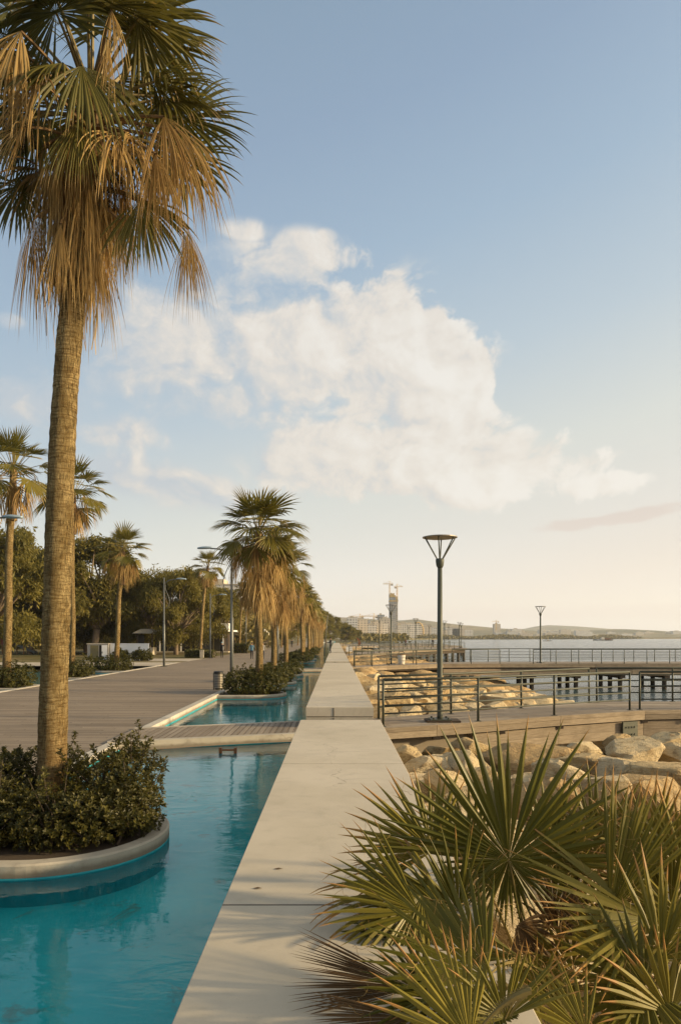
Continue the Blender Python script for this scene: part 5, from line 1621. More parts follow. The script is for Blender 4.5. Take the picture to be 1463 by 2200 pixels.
# ================================================================== PARK BUILDINGS, HEDGES
def hedge(label, x0, x1, y0, y1, h, seed, n, leaf):
    rng = random.Random(seed)
    t = thing('hedge', label, 'hedge', ((x0 + x1) / 2, (y0 + y1) / 2, 0))
    mb = MB()
    hx, hy = (x1 - x0) / 2, (y1 - y0) / 2
    for k in range(n):
        f = rng.random()
        if f < .5: p = Vector((rng.uniform(-hx, hx), -hy, rng.uniform(0, h)))
        elif f < .85: p = Vector((rng.uniform(-hx, hx), rng.uniform(-hy, hy), h))
        else: p = Vector((hx * rng.choice((-1, 1)), rng.uniform(-hy, hy), rng.uniform(0, h)))
        p += Vector((rng.gauss(0, .05), rng.gauss(0, .05), rng.gauss(0, .05)))
        d = Vector((rng.gauss(0, 1), rng.gauss(-.3, 1), rng.gauss(.4, 1))).normalized(); u = d.orthogonal().normalized() * leaf; w = d.cross(u)
        mb.quad([p - u * .5, p + w * .4, p + u * .5, p - w * .4], 0, rng.random(), [(.3, .2)] * 4)
    mb.build('foliage', M['shrub_far'], t)
    mb = MB(); mb.box(-hx + .08, hx - .08, -hy + .08, hy - .08, 0, h - .08); mb.build('inner_stems', M['twig'], t)
    return t
hedge('clipped low hedge left of the person in the black tracksuit', -16.7, -14.9, 77, 79.5, .85, 3, 900, .16)
hedge('taller clipped hedge in front of the terrace canopies', -14.8, -12.4, 98, 101, 1.3, 4, 900, .2)
hedge('lighter bushy hedge right of the clipped low hedge', -14.8, -13.6, 77.5, 79.3, .75, 5, 500, .16)
ps = thing('stone_post', 'short pale stone post in the low hedge', 'post', (-14.75, 76.8, 0))
mb = MB(); mb.box(-.2, .2, -.2, .2, 0, .78, bev=.02); mb.build('shaft', M['concrete'], ps); mb = MB(); mb.box(-.23, .23, -.23, .23, .78, .86, bev=.02); mb.build('cap', M['concrete'], ps)
shrub('grey green bush in front of the white wall', None, (-19.6, 67.2, 0), [(-1.1, 0, .45, 1.0, .6, .5), (.9, 0, .45, 1.1, .6, .55)], 700, .17, 41, far=True, sprigs=12, per=6)
# white wall and cabinet
ww = thing('garden_wall', 'plain white rendered wall behind the open crowned palm', 'wall', (-20.25, 68.6, 0))
mb = MB(); mb.box(-1.9, 1.85, -.12, .12, 0, 1.62); mb.build('wall', M['white'], ww)
mb = MB(); mb.box(-1.93, 1.88, -.15, .15, 1.62, 1.68); mb.build('coping', M['white'], ww)
kb = thing('utility_cabinet', 'grey utility cabinet with olive and open white doors, left of the white wall', 'cabinet', (-23.2, 68.0, 0))
mb = MB(); mb.box(-1.02, 1.0, 0, 1.2, .08, 1.60); mb.build('body', M['grey_metal'], kb)
mb = MB(); mb.box(-1.08, 1.06, -.06, 1.25, 1.60, 1.68); mb.build('roof', M['concrete'], kb)
mb = MB(); mb.box(-.72, .05, -.03, -.004, .14, 1.5); d_ = mb.build('door', M['olive'], kb); mb = MB(); mb.box(-.02, .02, -.05, -.03, .7, .9); mb.build('handle', M['steel'], d_)
mb = MB(); mb.box(.14, .44, -.02, -.004, .14, 1.5); mb.build('opening', M['dark'], kb)
mb = MB(); mb.box(.44, .96, -.20, -.16, .12, 1.52); d_ = mb.build('open_door', M['white'], kb); mb = MB(); mb.box(.47, .52, -.22, -.20, .7, .9); mb.build('handle', M['steel'], d_)
kb['category'] = 'cabinet'
# small kiosk with pyramid roof
kk = thing('kiosk', 'small grey park kiosk with a hipped roof right of the white wall', 'kiosk', (-24.4, 90, 0))
mb = MB(); i = 0
mb.v.extend([(-1.5, -1.5, 2.75), (1.5, -1.5, 2.75), (1.5, 1.5, 2.75), (-1.5, 1.5, 2.75), (-.6, -.6, 3.35), (.6, -.6, 3.35), (.6, .6, 3.35), (-.6, .6, 3.35)])
for f in ((3, 2, 1, 0), (0, 1, 5, 4), (1, 2, 6, 5), (2, 3, 7, 6), (3, 0, 4, 7), (4, 5, 6, 7)): mb.face(f)
mb.build('roof', M['grey_metal'], kk)
mb = MB(); mb.box(-1.0, 1.0, -1.0, 1.0, 0, .95); mb.build('counter', M['concrete'], kk)
for sx in (-1, 1):
    for sy in (-1, 1):
        mb = MB(); mb.box(sx * .95 - .07, sx * .95 + .07, sy * .95 - .07, sy * .95 + .07, .95, 2.75); mb.build('post', M['timber_dark'], kk)
mb = MB(); mb.box(-.85, -.1, -.9, -.8, .95, 2.6); mb.build('panel', M['dark'], kk)
# café pavilion
cf = thing('cafe_pavilion', 'low dark glazed cafe pavilion with white posts behind the pepper trees', 'pavilion', (-20, 104, 0))
mb = MB(); mb.box(-9, 3.4, 0, 10, 0, 3.1); mb.build('wall', M['timber_dark'], cf)
mb = MB(); mb.box(-9.6, 4.2, -1.6, 10.5, 3.1, 3.35); mb.build('roof', M['white'], cf)
mb = MB(); mb.box(.2, 4.3, -1.8, 2, 3.36, 4.3); mb.build('roof_parapet', M['white'], cf)
for k in range(7):
    x = -8.4 + k * 1.7
    mb = MB(); mb.box(x, x + 1.45, -.06, -.003, .25, 2.9); w_ = mb.build('window', M['glass'], cf)
    mb = MB(); mb.box(x - .09, x, -.09, -.004, 0, 3.09); mb.build('frame', M['olive'], w_)
for k in range(5):
    x = -9 + k * 3.1
    mb = MB(); mb.box(x - .07, x + .07, -1.5, -1.36, 0, 3.1); mb.build('post', M['white'], cf)
mb = MB(); mb.box(-9.6, 4.2, -1.7, 0, 0, .16); mb.build('step', M['concrete'], cf)
ch = thing('cafe_terrace', 'cafe terrace with pale timber screens under the cream canopies', 'terrace', (-21, 151, 0))
for k in range(10):
    mb = MB(); x = -5.8 + k * 1.3
    mb.tube([(x, 0, 0), (x, 0, 3.0)], .07, 6); mb.build('post', M['timber'], ch)
mb = MB(); mb.box(-5.9, 6.1, -.05, .05, .35, .45); mb.box(-5.9, 6.1, -.05, .05, 1.0, 1.1); mb.build('rail', M['canvas'], ch)
mb = MB(); mb.box(-6, 6.2, 3.0, 3.3, 0, 3.0); mb.build('screen', M['timber'], ch)
for k, (px, Y, w, z0, z1) in enumerate(((464, 124, 3.6, 3.0, 4.6), (500, 140, 5.2, 3.0, 4.8), (532, 146, 4.6, 2.9, 4.3), (556, 149, 4.4, 3.0, 4.9), (505, 160, 5, 3.3, 5.6))):
    cx = (px - PX0) / F * Y
    t = thing('terrace_canopy', ['white canopy at the left end of the terrace', 'broad cream canopy in the middle of the terrace', 'low cream canopy left of the second pool palm', 'peaked cream canopy right of the second pool palm trunk', 'higher cream canopy at the back of the terrace'][k], 'canopy', (cx, Y, 0), 0, 'cream canopies over the cafe terrace')
    mb = MB(); h = w / 2
    mb.v.extend([(-h, -h, z0), (h, -h, z0), (h, h, z0), (-h, h, z0), (-h * .12, -h * .12, z1), (h * .12, -h * .12, z1), (h * .12, h * .12, z1), (-h * .12, h * .12, z1)])
    for f in ((0, 1, 5, 4), (1, 2, 6, 5), (2, 3, 7, 6), (3, 0, 4, 7), (4, 5, 6, 7), (3, 2, 1, 0)): mb.face(f)
    mb.build('canvas', M['canvas'] if k else M['white'], t)
    mb = MB()
    for (a0, a1, b0, b1) in ((-h, h, -h - .03, -h), (-h, h, h, h + .03), (-h - .03, -h, -h, h), (h, h + .03, -h, h)): mb.box(a0, a1, b0, b1, z0 - .35, z0 + .01)
    mb.build('valance', M['canvas'], t)
    for sx in (-1, 1):
        for sy in (-1, 1):
            mb = MB(); mb.tube([(sx * h * .93, sy * h * .93, 0), (sx * h * .93, sy * h * .93, z0)], .06, 6); mb.build('post', M['timber'], t)
# playground
pg = thing('playground_frame', 'wooden playground tower with a slide at the left edge under the trees', 'playground', (-43, 92, 0))
for x in (-2.4, -.6, .6, 2.2):
    for y in (-.8, .8):
        mb = MB(); mb.tube([(x, y, 0), (x, y, 3.0 if abs(x) < 1 else 2.2)], .09, 6); mb.build('post', M['wood_post'], pg)
mb = MB(); mb.box(-.8, .8, -1, 1, 1.2, 1.32); mb.build('platform', M['wood_post'], pg)
mb = MB(); mb.box(-.75, .75, -1.0, -.93, 1.35, 2.1); mb.build('panel', M['red'], pg)
mb = MB(); mb.quad([(.7, -.4, 1.3), (.7, .4, 1.3), (3.4, .4, .2), (3.4, -.4, .2)]); mb.box(.7, .74, -.45, .45, 1.2, 1.5); mb.quad([(.7, -.4, 1.55), (.7, -.4, 1.25), (3.4, -.4, .15), (3.4, -.4, .45)]); mb.quad([(.7, .4, 1.55), (.7, .4, 1.25), (3.4, .4, .15), (3.4, .4, .45)]); mb.build('slide', M['galv'], pg)
mb = MB(); mb.tube([(-2.4, 0, 2.1), (-.6, 0, 2.1)], .06, 6); mb.tube([(-2.0, 0, 2.1), (-2.0, 0, .6)], .02, 4); mb.tube([(-1.5, 0, 2.1), (-1.5, 0, .6)], .02, 4); mb.box(-2.05, -1.45, -.12, .12, .55, .6); mb.build('swing', M['rust'], pg)
# apartment blocks behind the trees
def block(name, label, cat, x0, x1, y0, y1, h, mat, roofstuff=True, group=None):
    t = thing(name, label, cat, ((x0 + x1) / 2, (y0 + y1) / 2, -.6), 0, group)
    hx, hy = (x1 - x0) / 2, (y1 - y0) / 2
    mb = MB(); mb.box(-hx, hx, -hy, hy, 0, h); mb.build('wall', mat, t)
    mb = MB(); mb.box(-hx - .15, hx + .15, -hy - .15, hy + .15, h, h + .5)
    if roofstuff: mb.box(-hx * .4, hx * .2, -hy * .4, hy * .4, h + .5, h + 2.8)
    mb.build('roof', M['concrete'] if roofstuff else mat, t)
    return t
block('apartment_block', 'beige flat roofed block rising over the trees behind the left edge palm', 'building', -76, -65, 160, 185, 19.5, M['fac_cream'])
block('apartment_block', 'white apartment block glimpsed between the trees behind the open crowned palm', 'building', -68, -56, 205, 225, 14, M['fac_white'])
block('apartment_block', 'white apartment block glimpsed above the cafe between the palms', 'building', -52, -33, 245, 270, 21, M['fac_white'])
block('apartment_block', 'pale apartment block low behind the terrace canopies', 'building', -44, -30, 290, 320, 14, M['fac_cream'])
block('apartment_block', 'tan building at the far left edge behind the nearest trees', 'building', -105, -86, 160, 190, 24, M['fac_cream'])

# ================================================================== TREES of the park
def tree_meshes(seed, H, Wd, nl, leaf, low=.12):
    rng = random.Random(seed)
    lf, tk = MB(), MB()
    lumps = []
    for k in range(38):
        a = rng.uniform(0, 6.28); f = rng.random()
        z = H * (low + .22 + (.74 - low) * f)
        rmax = Wd / 2 * (math.sin(math.pi * (.28 + .62 * f)) ** .7) * .85
        r = rmax * rng.random() ** .5
        s = rng.uniform(.07, .135) * Wd
        lumps.append((Vector((math.cos(a) * r, math.sin(a) * r, z)), s, s * rng.uniform(.7, 1.1)))
    for k in range(14):
        a = rng.uniform(0, 6.28); z = H * rng.uniform(.55, 1.0); r = Wd * .5 * math.sin(math.pi * (.25 + .7 * z / H * .9)) * rng.uniform(.8, 1.15)
        s = rng.uniform(.035, .065) * Wd
        lumps.append((Vector((math.cos(a) * r, math.sin(a) * r, z)), s, s * 1.4))
    fork = Vector((rng.gauss(0, .15), rng.gauss(0, .15), H * .22))
    tk.tube([(0, 0, -.1), (fork.x * .5 + .1, fork.y * .5, H * .11), tuple(fork)], [H * .032, H * .026, H * .024], 8)
    for c, s, sz in lumps[:20] + lumps[38:]:
        m = (fork + c) / 2 + Vector((rng.gauss(0, .3), rng.gauss(0, .3), .4))
        tk.tube([fork, m, c], [H * .016, H * .009, H * .003], 6)
    for k in range(nl):
        c, s, sz = lumps[rng.randrange(len(lumps))]
        d = Vector((rng.gauss(0, 1), rng.gauss(0, 1), rng.gauss(0, 1))).normalized()
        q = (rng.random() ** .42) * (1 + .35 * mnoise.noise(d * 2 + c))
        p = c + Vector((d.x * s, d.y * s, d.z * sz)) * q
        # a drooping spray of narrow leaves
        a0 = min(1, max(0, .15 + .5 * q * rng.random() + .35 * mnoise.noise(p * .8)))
        dr = Vector((rng.gauss(0, .5), rng.gauss(0, .5), -1)).normalized()
        for j in range(3):
            p2 = p + Vector((rng.gauss(0, leaf * .6), rng.gauss(0, leaf * .6), rng.gauss(0, leaf * .6)))
            dd = (dr + Vector((rng.gauss(0, .5), rng.gauss(0, .5), rng.gauss(0, .35)))).normalized()
            u = dd.cross(Vector((rng.gauss(0, 1), rng.gauss(0, 1), .2))).normalized()
            l = leaf * rng.uniform(.7, 1.4); w = l * .15
            lf.quad([p2, p2 + dd * l * .5 + u * w, p2 + dd * l, p2 + dd * l * .5 - u * w], 0, a0, [(.3, .1)] * 4)
    res = []
    for m_, nm, mat in ((lf, 'crown', M['treeleaf']), (tk, 'trunk', M['bark'])):
        o = m_.build(nm, mat, smooth=(nm == 'trunk')); res.append(o.data); bpy.data.objects.remove(o)
    return res
TM = [tree_meshes(1, 12, 12, 9500, .40, .0), tree_meshes(2, 12, 11, 9500, .40, .05), tree_meshes(3, 12, 13, 9500, .40, -.03), tree_meshes(4, 12, 9, 8000, .40, .1)]
def tree(px, Y, H, k, label, rz=0.0, wx=1.0, group='trees of the park'):
    t = thing('park_tree', label, 'tree', ((px - PX0) / F * Y, Y, -.05), rz, group)
    s = H / 12.0
    for me, nm in zip(TM[k], ('crown', 'trunk')):
        o = bpy.data.objects.new(nm, me); COL.objects.link(o); o.parent = t; o.scale = (s * wx, s * wx, s)
    return t
tree(-25, 78, 15.0, 0, 'dark tree cut by the left edge of the photo', .3)
tree(62, 92, 14.2, 1, 'feathery tree between the left edge palm and the nearest palm trunk', 1.0)
tree(15, 105, 11, 2, 'low wide tree behind the playground tower', 2.0, 1.2)
tree(120, 100, 11.5, 2, 'tree right behind the trunk of the nearest palm', .5, 1.1)
tree(205, 90, 15.2, 3, 'tall loose tree right of the nearest palm trunk with wispy top', 4.0, 1.15)
tree(185, 104, 12, 0, 'dark spreading tree behind the utility cabinet', 3.1, 1.1)
tree(262, 100, 10.2, 1, 'round tree behind the white wall', 5.0, 1.1)
tree(318, 96, 11.2, 2, 'weeping pepper tree behind the kiosk', .2, 1.0)
tree(378, 90, 11.2, 0, 'large weeping pepper tree with a pale forked trunk behind the promenade lamp', 1.3, .95)
tree(432, 98, 10.4, 1, 'weeping pepper tree left of the slim leaning palm crown', 2.2, .9)
tree(470, 112, 10.5, 3, 'light leaved tree between the leaning palm and the second street lamp', .8, 1.0)
tree(560, 185, 10.5, 2, 'far dark tree behind the terrace canopies', 1.2, 1.1)
tree(610, 190, 12.5, 0, 'far tree behind the trunks of the pool palms', 2.2, 1.2)
tree(650, 215, 13, 1, 'far tree behind the merged palm row', .7, 1.2)
tree(520, 205, 10, 1, 'far tree left of the terrace canopies', 3.0, 1.2)
tree(680, 260, 12, 2, 'distant tree at the far end of the promenade', 3.0, 1.2)
tree(700, 300, 12, 0, 'last tree of the promenade, behind the far palms', 1.0, 1.2)
for k, (px, Y, H) in enumerate(((742, 330, 8.0), (756, 345, 7.0), (733, 360, 9.5), (770, 420, 6.5))):
    tree(px, Y, H, k % 4, ['yellow green round tree just past the end of the bench wall', 'small round tree right of the yellow green one past the wall end', 'tree at the very end of the bench wall, left of the yellow green one', 'low dark tree by the shore left of the towers'][k], k * 1.3, 1.25, 'trees past the end of the bench wall')
# thin background belt of trees (no one can count them)
def belt(name, label, n, fn, leaf, seed):
    rng = random.Random(seed)
    mb = MB()
    for k in range(n):
        p, s = fn(rng)
        a_ = rng.random()
        for j in range(10):
            d = Vector((rng.gauss(0, 1), rng.gauss(0, 1), rng.gauss(.2, .8))).normalized()
            q = p + Vector((d.x * s, d.y * s, d.z * s * .8))
            u = d.orthogonal().normalized() * leaf; w = d.cross(u)
            mb.quad([q - u, q + w * .8, q + u, q - w * .8], 0, min(1, max(0, a_ + rng.gauss(0, .2))), [(.3, .1)] * 4)
    tag(mb.build(name, M['treeleaf_far']), label, None, None, 'stuff')
belt('background_wood', 'mass of trees behind the park', 1500, lambda r: (Vector((r.uniform(-85, -14), r.uniform(125, 175), r.uniform(.5, 6.5))), 1.6), .55, 5)
def shore_spot(r):
    x = 125 + 480 * r.random()
    return Vector((x, 1035 + .70 * (x - 120) + r.uniform(10, 70), r.uniform(-1.5, 3.0 + 2.0 * math.sin(x * .05)))), 2.6
belt('shore_wood', 'belt of low trees along the far shore', 2200, shore_spot, 1.2, 6)
belt('coast_wood', 'scrubby trees along the near curve of the shore', 600, lambda r: (lambda y: (Vector((8 + (y - 330) * .045 + r.uniform(-6, 30), y, r.uniform(-.3, 3.2))), 1.8))(380 + 520 * r.random()), 1.0, 7)

# ================================================================== FAR CITY
rng = random.Random(31)
def far_block(px, Y, w, h, mat, label, group='white blocks of the far city'):
    x = (px - PX0) / F * Y
    dpt = rng.uniform(14, 24)
    return block('city_block', label, 'building', x - w / 2, x + w / 2, Y, Y + dpt, h, mat, True, group)
SH = 'pale apartment block in the far city skyline left of the tower'
SH2 = 'pale building in the far city along the shore right of the tower'
for (px, Y, w, h) in ((738, 900, 26, 18), (750, 950, 20, 24), (757, 930, 14, 28), (765, 1000, 20, 20), (775, 950, 20, 26), (785, 1000, 16, 24), (797, 980, 16, 19), (806, 1050, 18, 17), (812, 1000, 14, 24), (820, 1020, 20, 22), (828, 1050, 18, 30)):
    far_block(px, Y, w, h, rng.choice((M['fac_white'], M['fac_white'], M['fac_cream'])), SH, 'city blocks left of the tower')
for (px, Y, w, h) in ((858, 1150, 30, 22), (868, 1200, 26, 26), (880, 1180, 34, 24), (912, 1250, 24, 24), (920, 1300, 20, 20), (935, 1350, 26, 20), (950, 1400, 22, 16), (972, 1500, 30, 22), (985, 1500, 26, 20), (1000, 1600, 34, 18)):
    far_block(px, Y, w, h, rng.choice((M['fac_white'], M['fac_cream'], M['fac_cream'])), SH2, 'city blocks right of the tower')
for k in range(46):
    px = rng.uniform(975, 1463); Y = 1500 + (px - 975) * 2.4 + rng.uniform(0, 500)
    far_block(px, Y, rng.uniform(18, 50), rng.uniform(8, 26), rng.choice((M['fac_white'], M['fac_cream'], M['fac_white'])), 'tiny pale building of the town along the far shore at right', 'tiny buildings of the far town')
block('office_block', 'grey glass office block left of the tower, the taller of two', 'building', *[(p - PX0) / F * 1100 for p in (812, 826)], 1100, 1120, 37, M['fac_grey'])
block('office_block', 'white office block standing directly left of the tower', 'building', *[(p - PX0) / F * 1120 for p in (828, 835)], 1120, 1140, 33, M['fac_white'])
block('office_block', 'dark grey low office block left of the office pair', 'building', *[(p - PX0) / F * 1000 for p in (787, 795)], 990, 1010, 26, M['fac_grey'])
# tower under construction
TY = 1150
tx0, tx1 = [(p - PX0) / F * TY for p in (836.5, 854)]
tw = thing('tower', 'slim grey high rise under construction with yellow formwork at its top', 'tower', ((tx0 + tx1) / 2, TY, -.6))
hx = (tx1 - tx0) / 2
H_ = 2.35 + .6 + (1368 - 1284) / F * TY
mb = MB()
mb.box(-hx, hx * .55, -8, 10, 0, H_); mb.build('shaft', M['fac_grey'], tw)
mb = MB()
nfl = 24
for k in range(nfl):
    z = k * (H_ - 4) / nfl
    mb.box(hx * .55, hx * 1.05, -9, 11, z + 1.9, z + 2.5); mb.box(-hx * 1.02, hx * .56, -8.4, -8.0, z + 2.0, z + 2.4)
mb.build('balcony_slabs', M['fac_cream'], tw)
mb = MB(); mb.box(hx * .55, hx * .92, -7.5, 9.5, 0, H_ - 4); mb.build('core', M['fac_tower'], tw)
mb = MB()
for k in range(7):
    x = -hx + k * hx * 2 / 7
    mb.box(x, x + hx * .26, -8.5, 10.5, H_ - (4 if k > 4 else 0) + .02, H_ + rng.uniform(3, 8) - (5 if k > 4 else 0))
mb.box(-hx * 1.06, hx * 1.06, -8.8, 11, H_ - 7, H_ - 5)
mb.build('formwork', M['frame_yellow'], tw)
def crane(label, px, Y, ztop, jib_l, jib_r, zbase):
    t = thing('tower_crane', label, 'crane', ((px - PX0) / F * Y, Y, zbase), 0, 'yellow tower cranes over the far city')
    h = ztop - zbase; w = .9
    mb = MB()
    for sx in (-1, 1):
        for sy in (-1, 1): mb.tube([(sx * w, sy * w, 0), (sx * w, sy * w, h)], .26, 4)
    n = int(h / 4)
    for k in range(n):
        z0, z1 = k * h / n, (k + 1) * h / n
        mb.tube([(-w, -w, z0), (w, -w, z1)], .17, 4); mb.tube([(w, w, z0), (-w, w, z1)], .17, 4)
    mb.build('mast', M['crane'], t)
    mb = MB()
    mb.tube([(0, 0, h), (0, 0, h + 5)], .4, 4)
    for sy in (-1, 1): mb.tube([(-jib_l, sy * .6, h), (jib_r, sy * .6, h)], .24, 4)
    mb.tube([(-jib_l * .95, 0, h + 1.4), (jib_r * .9, 0, h + 1.4)], .2, 4)
    m_ = int((jib_l + jib_r) / 3)
    for k in range(m_):
        x = -jib_l + (jib_l + jib_r) * k / m_
        mb.tube([(x, .6, h), (x + 1.5, 0, h + 1.4), (x + 3, -.6, h)], .13, 4)
    mb.tube([(0, 0, h + 5), (-jib_l * .7, 0, h + 1.2)], .12, 4); mb.tube([(0, 0, h + 5), (jib_r * .8, 0, h + 1.2)], .12, 4)
    mb.build('jib', M['crane'], t)
    mb = MB(); s = -1 if jib_l < jib_r else 1
    mb.box(-jib_l + .5 if s < 0 else jib_r - 4, -jib_l + 4 if s < 0 else jib_r - .5, -1, 1, h - 2.6, h - .1); mb.build('counterweight', M['concrete_dark'], t)
    return t
zt = lambda py, Y: CAMZ - (py - PY0) / F * Y
crane('yellow tower crane standing on the tower, left of the two', 837, 1152, zt(1255, 1152), 11, 6, H_ - 2)
crane('yellow tower crane standing on the tower, right of the two', 853, 1156, zt(1261, 1156), 5, 10, H_ - 10)
crane('yellow tower crane farthest left over the white blocks', 773, 1050, zt(1326, 1050), 18, 6, -.6)
crane('yellow tower crane between the white blocks and the office pair', 803, 1060, zt(1325, 1060), 20, 6, -.6)
crane('small low tower crane between the two left cranes', 781, 1060, zt(1338, 1060), 8, 18, -.6)
crane('faint tower crane on the small far tower at right', 1066, 2000, zt(1336, 2000), 12, 8, 20)
# arched building
AY = 1200
ar = thing('arched_building', 'white building with a tall rounded arch, right of the tower', 'building', ((897 - PX0) / F * AY, AY, -.6))
mb = MB()
n = 20; Wd_, Hh = 8.5, 27
prof = [(Wd_ * math.cos(math.pi * k / n), Hh * .45 + Hh * .55 * math.sin(math.pi * k / n)) for k in range(n + 1)]
prof = [(Wd_, 0)] + prof + [(-Wd_, 0)]
i = len(mb.v); N = len(prof)
for y in (-9, 9):
    for (x, z) in prof: mb.v.append((x, y, z))
mb.face(tuple(range(N))); mb.face(tuple(reversed(range(N, 2 * N))))
for k in range(N): mb.face((k, N + k, N + (k + 1) % N, (k + 1) % N))
mb.build('body', M['fac_white'], ar)
mb = MB(); 
mb.tube([(x * 1.05, -9.5, z) for x, z in prof[:-3]], 1.0, 5); mb.build('arch_rib', M['frame_yellow'], ar)
# small far tower
block('far_tower', 'small hazy far tower standing alone above the town at right', 'tower', (1066 - PX0) / F * 2050 - 6, (1073 - PX0) / F * 2050 + 3, 2050, 2070, 2.9 + (1368 - 1341) / F * 2050, M['fac_cream'])
# rusty crescent, info panel
cr = thing('crescent_sculpture', 'rusty crescent shaped sculpture by the far rocks', 'sculpture', (4.9, 158, -.2))
mb = MB(); n = 16
for k in range(n + 1):
    a = -1.15 + 2.3 * k / n; w = .28 * math.cos(a * 1.25) + .03
    c = Vector((math.cos(a) * 1.2 - .8, 0, 1.15 + math.sin(a) * 1.2))
    d = Vector((math.cos(a), 0, math.sin(a)))
    for q in (c - d * w + Vector((0, -.15, 0)), c + d * w + Vector((0, -.15, 0)), c + d * w + Vector((0, .15, 0)), c - d * w + Vector((0, .15, 0))): mb.v.append(tuple(q))
for k in range(n):
    for j in range(4): mb.face((4 * k + j, 4 * k + (j + 1) % 4, 4 * k + 4 + (j + 1) % 4, 4 * k + 4 + j))
mb.build('crescent', M['rust'], cr); mb = MB(); mb.box(-.6, .6, -.4, .4, -.3, .1); mb.build('plinth', M['concrete_dark'], cr)
ip = thing('notice_board', 'blank white notice board at the wall end of the far pier', 'board', (1.75, 93, 0))
mb = MB(); mb.box(-.42, .42, -.03, .03, .35, 1.0); mb.build('panel', M['white'], ip)
for s in (-1, 1):
    mb = MB(); mb.tube([(s * .36, .06, -.3), (s * .36, .06, 1.02)], .03, 6); mb.build('post', M['steel'], ip)

# ================================================================== BOATS
def ship(label, px, py, Y, L_, detail):
    t = thing('ship' if detail else 'motor_boat', label, 'ship' if detail else 'boat', ((px - PX0) / F * Y, Y, SEA_Z), 0)
    mb = MB(); n = 12; W_ = L_ * .09; H0 = L_ * .045
    for k in range(n + 1):
        u = k / n; x = -L_ / 2 + L_ * u
        w = W_ * (1 if u < .7 else max(.02, 1 - ((u - .7) / .3) ** 1.8)); z = H0 * (1 + (.8 * (u - .7) / .3 if u > .7 else 0) + (.3 if u < .15 else 0))
        for q in ((x, -w, z), (x, -w * .7, -.6), (x, w * .7, -.6), (x, w, z)): mb.v.append(q)
    for k in range(n):
        for j in range(4): mb.face((4 * k + j, 4 * k + (j + 1) % 4, 4 * k + 4 + (j + 1) % 4, 4 * k + 4 + j))
    mb.face((3, 2, 1, 0)); mb.face((4 * n, 4 * n + 1, 4 * n + 2, 4 * n + 3))
    mb.build('hull', M['bin_dark'], t)
    if detail:
        mb = MB(); mb.box(-L_ * .12, L_ * .04, -W_ * .7, W_ * .7, H0, H0 + L_ * .08); mb.box(-L_ * .09, L_ * .02, -W_ * .6, W_ * .6, H0 + L_ * .08, H0 + L_ * .13); mb.build('bridge_house', M['canvas'], t)
        mb = MB(); mb.tube([(-L_ * .05, 0, H0), (-L_ * .05, 0, H0 + L_ * .26)], L_ * .006, 5); mb.tube([(L_ * .3, 0, H0), (L_ * .42, 0, H0 + L_ * .12)], L_ * .005, 5); mb.tube([(L_ * .2, 0, H0), (L_ * .2, 0, H0 + L_ * .1)], L_ * .005, 5); mb.build('mast', M['bin_dark'], t)
        mb = MB()
        for x in (.10, .17, .25, .33): mb.box(L_ * x, L_ * (x + .055), -W_ * .6, W_ * .6, H0, H0 + L_ * .07)
        mb.build('deck_cargo', M['rust'], t)
    else:
        mb = MB(); mb.box(-L_ * .1, L_ * .2, -W_ * .7, W_ * .7, H0, H0 + L_ * .12); mb.build('cabin', M['canvas'], t)
        mb = MB(); mb.tube([(0, 0, H0), (0, 0, H0 + L_ * .25)], L_ * .01, 5); mb.build('mast', M['bin_dark'], t)
    return t
ship('dark work ship with deck gear anchored off the far shore', 1296, 1376, 820, 23, True)
ship('small dark motor boat between the pier lamp and the work ship', 1176, 1377, 700, 8.8, False)

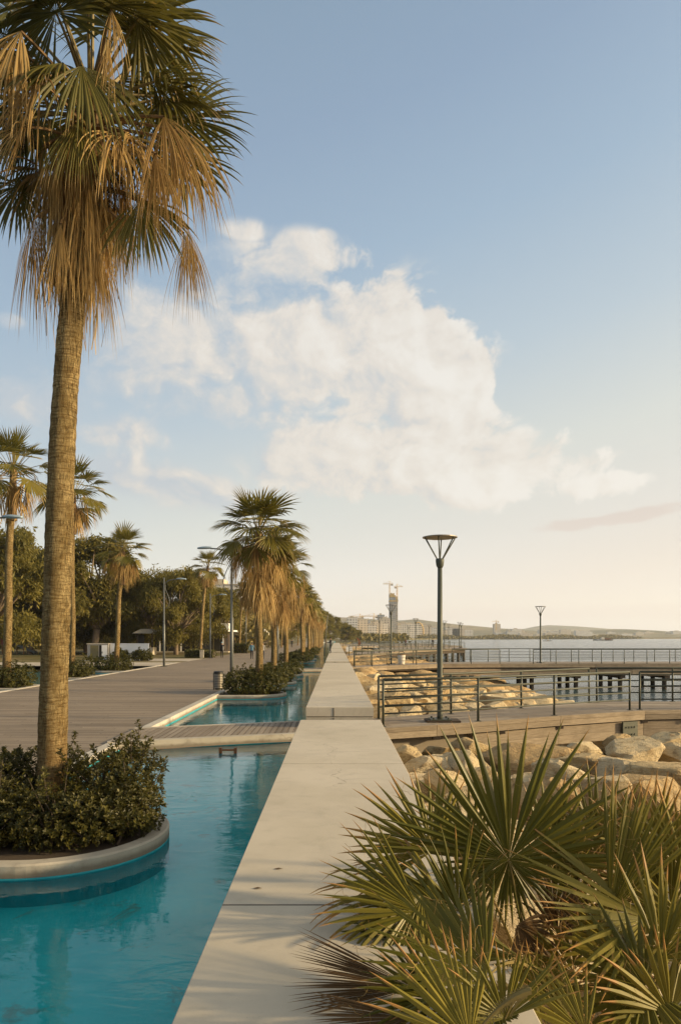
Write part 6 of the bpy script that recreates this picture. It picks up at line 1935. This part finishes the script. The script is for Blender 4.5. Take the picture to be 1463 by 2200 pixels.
# ================================================================== HILLS
def hills(name, pts, Y, depth, seed):
    """pts: (px, py) ridge line"""
    mb = MB(); n = 160; rows = 12
    for j in range(rows + 1):
        f = j / rows
        for k in range(n + 1):
            u = k / n
            px = pts[0][0] + (pts[-1][0] - pts[0][0]) * u
            for (a, b) in zip(pts, pts[1:]):
                if a[0] <= px <= b[0]:
                    py = a[1] + (b[1] - a[1]) * (px - a[0]) / (b[0] - a[0])
            yy = Y + depth * f
            hh = max(0, CAMZ - (py - PY0) / F * (Y + depth * .6)) * 1.0
            x = (px - PX0) / F * (Y + depth * .6)
            prof = math.sin(min(1, f / .6) * math.pi / 2) ** 1.1 if f < .6 else math.cos((f - .6) / .4 * math.pi / 2)
            z = hh * prof * (1 + .10 * mnoise.noise(Vector((x * .004, yy * .004, seed)))) + hh * .05 * mnoise.noise(Vector((x * .018, yy * .018, seed)))
            mb.v.append((x, yy, max(-1, z - .6)))
    for j in range(rows):
        for k in range(n):
            a = j * (n + 1) + k; mb.face((a, a + 1, a + n + 2, a + n + 1))
    structure(mb.build(name, M['hill'], smooth=True))
hills('near_hills', [(-1200, 1330), (300, 1330), (640, 1336), (725, 1328), (770, 1327), (850, 1335), (885, 1331), (960, 1340), (1010, 1345), (1080, 1352), (1200, 1358), (1330, 1352), (1420, 1360), (1700, 1364), (2600, 1366)], 2500, 1100, 1)
hills('far_hills', [(-1200, 1340), (600, 1345), (1000, 1347), (1120, 1352), (1160, 1344), (1230, 1346), (1300, 1352), (1400, 1355), (1463, 1359), (1800, 1362), (2600, 1364)], 4400, 1400, 4)

# ================================================================== HAZE
HAZE = 0.00012
mb = MB(); mb.box(-5200, 8200, -380, 6600, -5.0, 330)
hz = mb.build('haze', [])
m, t, out = newmat('sea_haze')
pv = nd(t, 'ShaderNodeVolumePrincipled', {'Color': (.88, .94, 1.0, 1), 'Density': HAZE, 'Anisotropy': .2})
t.links.new(pv.outputs[0], out.inputs['Volume'])
hz.data.materials.append(m)
hz['kind'] = 'stuff'
hz['label'] = 'thin evening sea haze over the bay'
sc.cycles.volume_bounces = 2
sc.cycles.max_bounces = 8
sc.cycles.transparent_max_bounces = 12
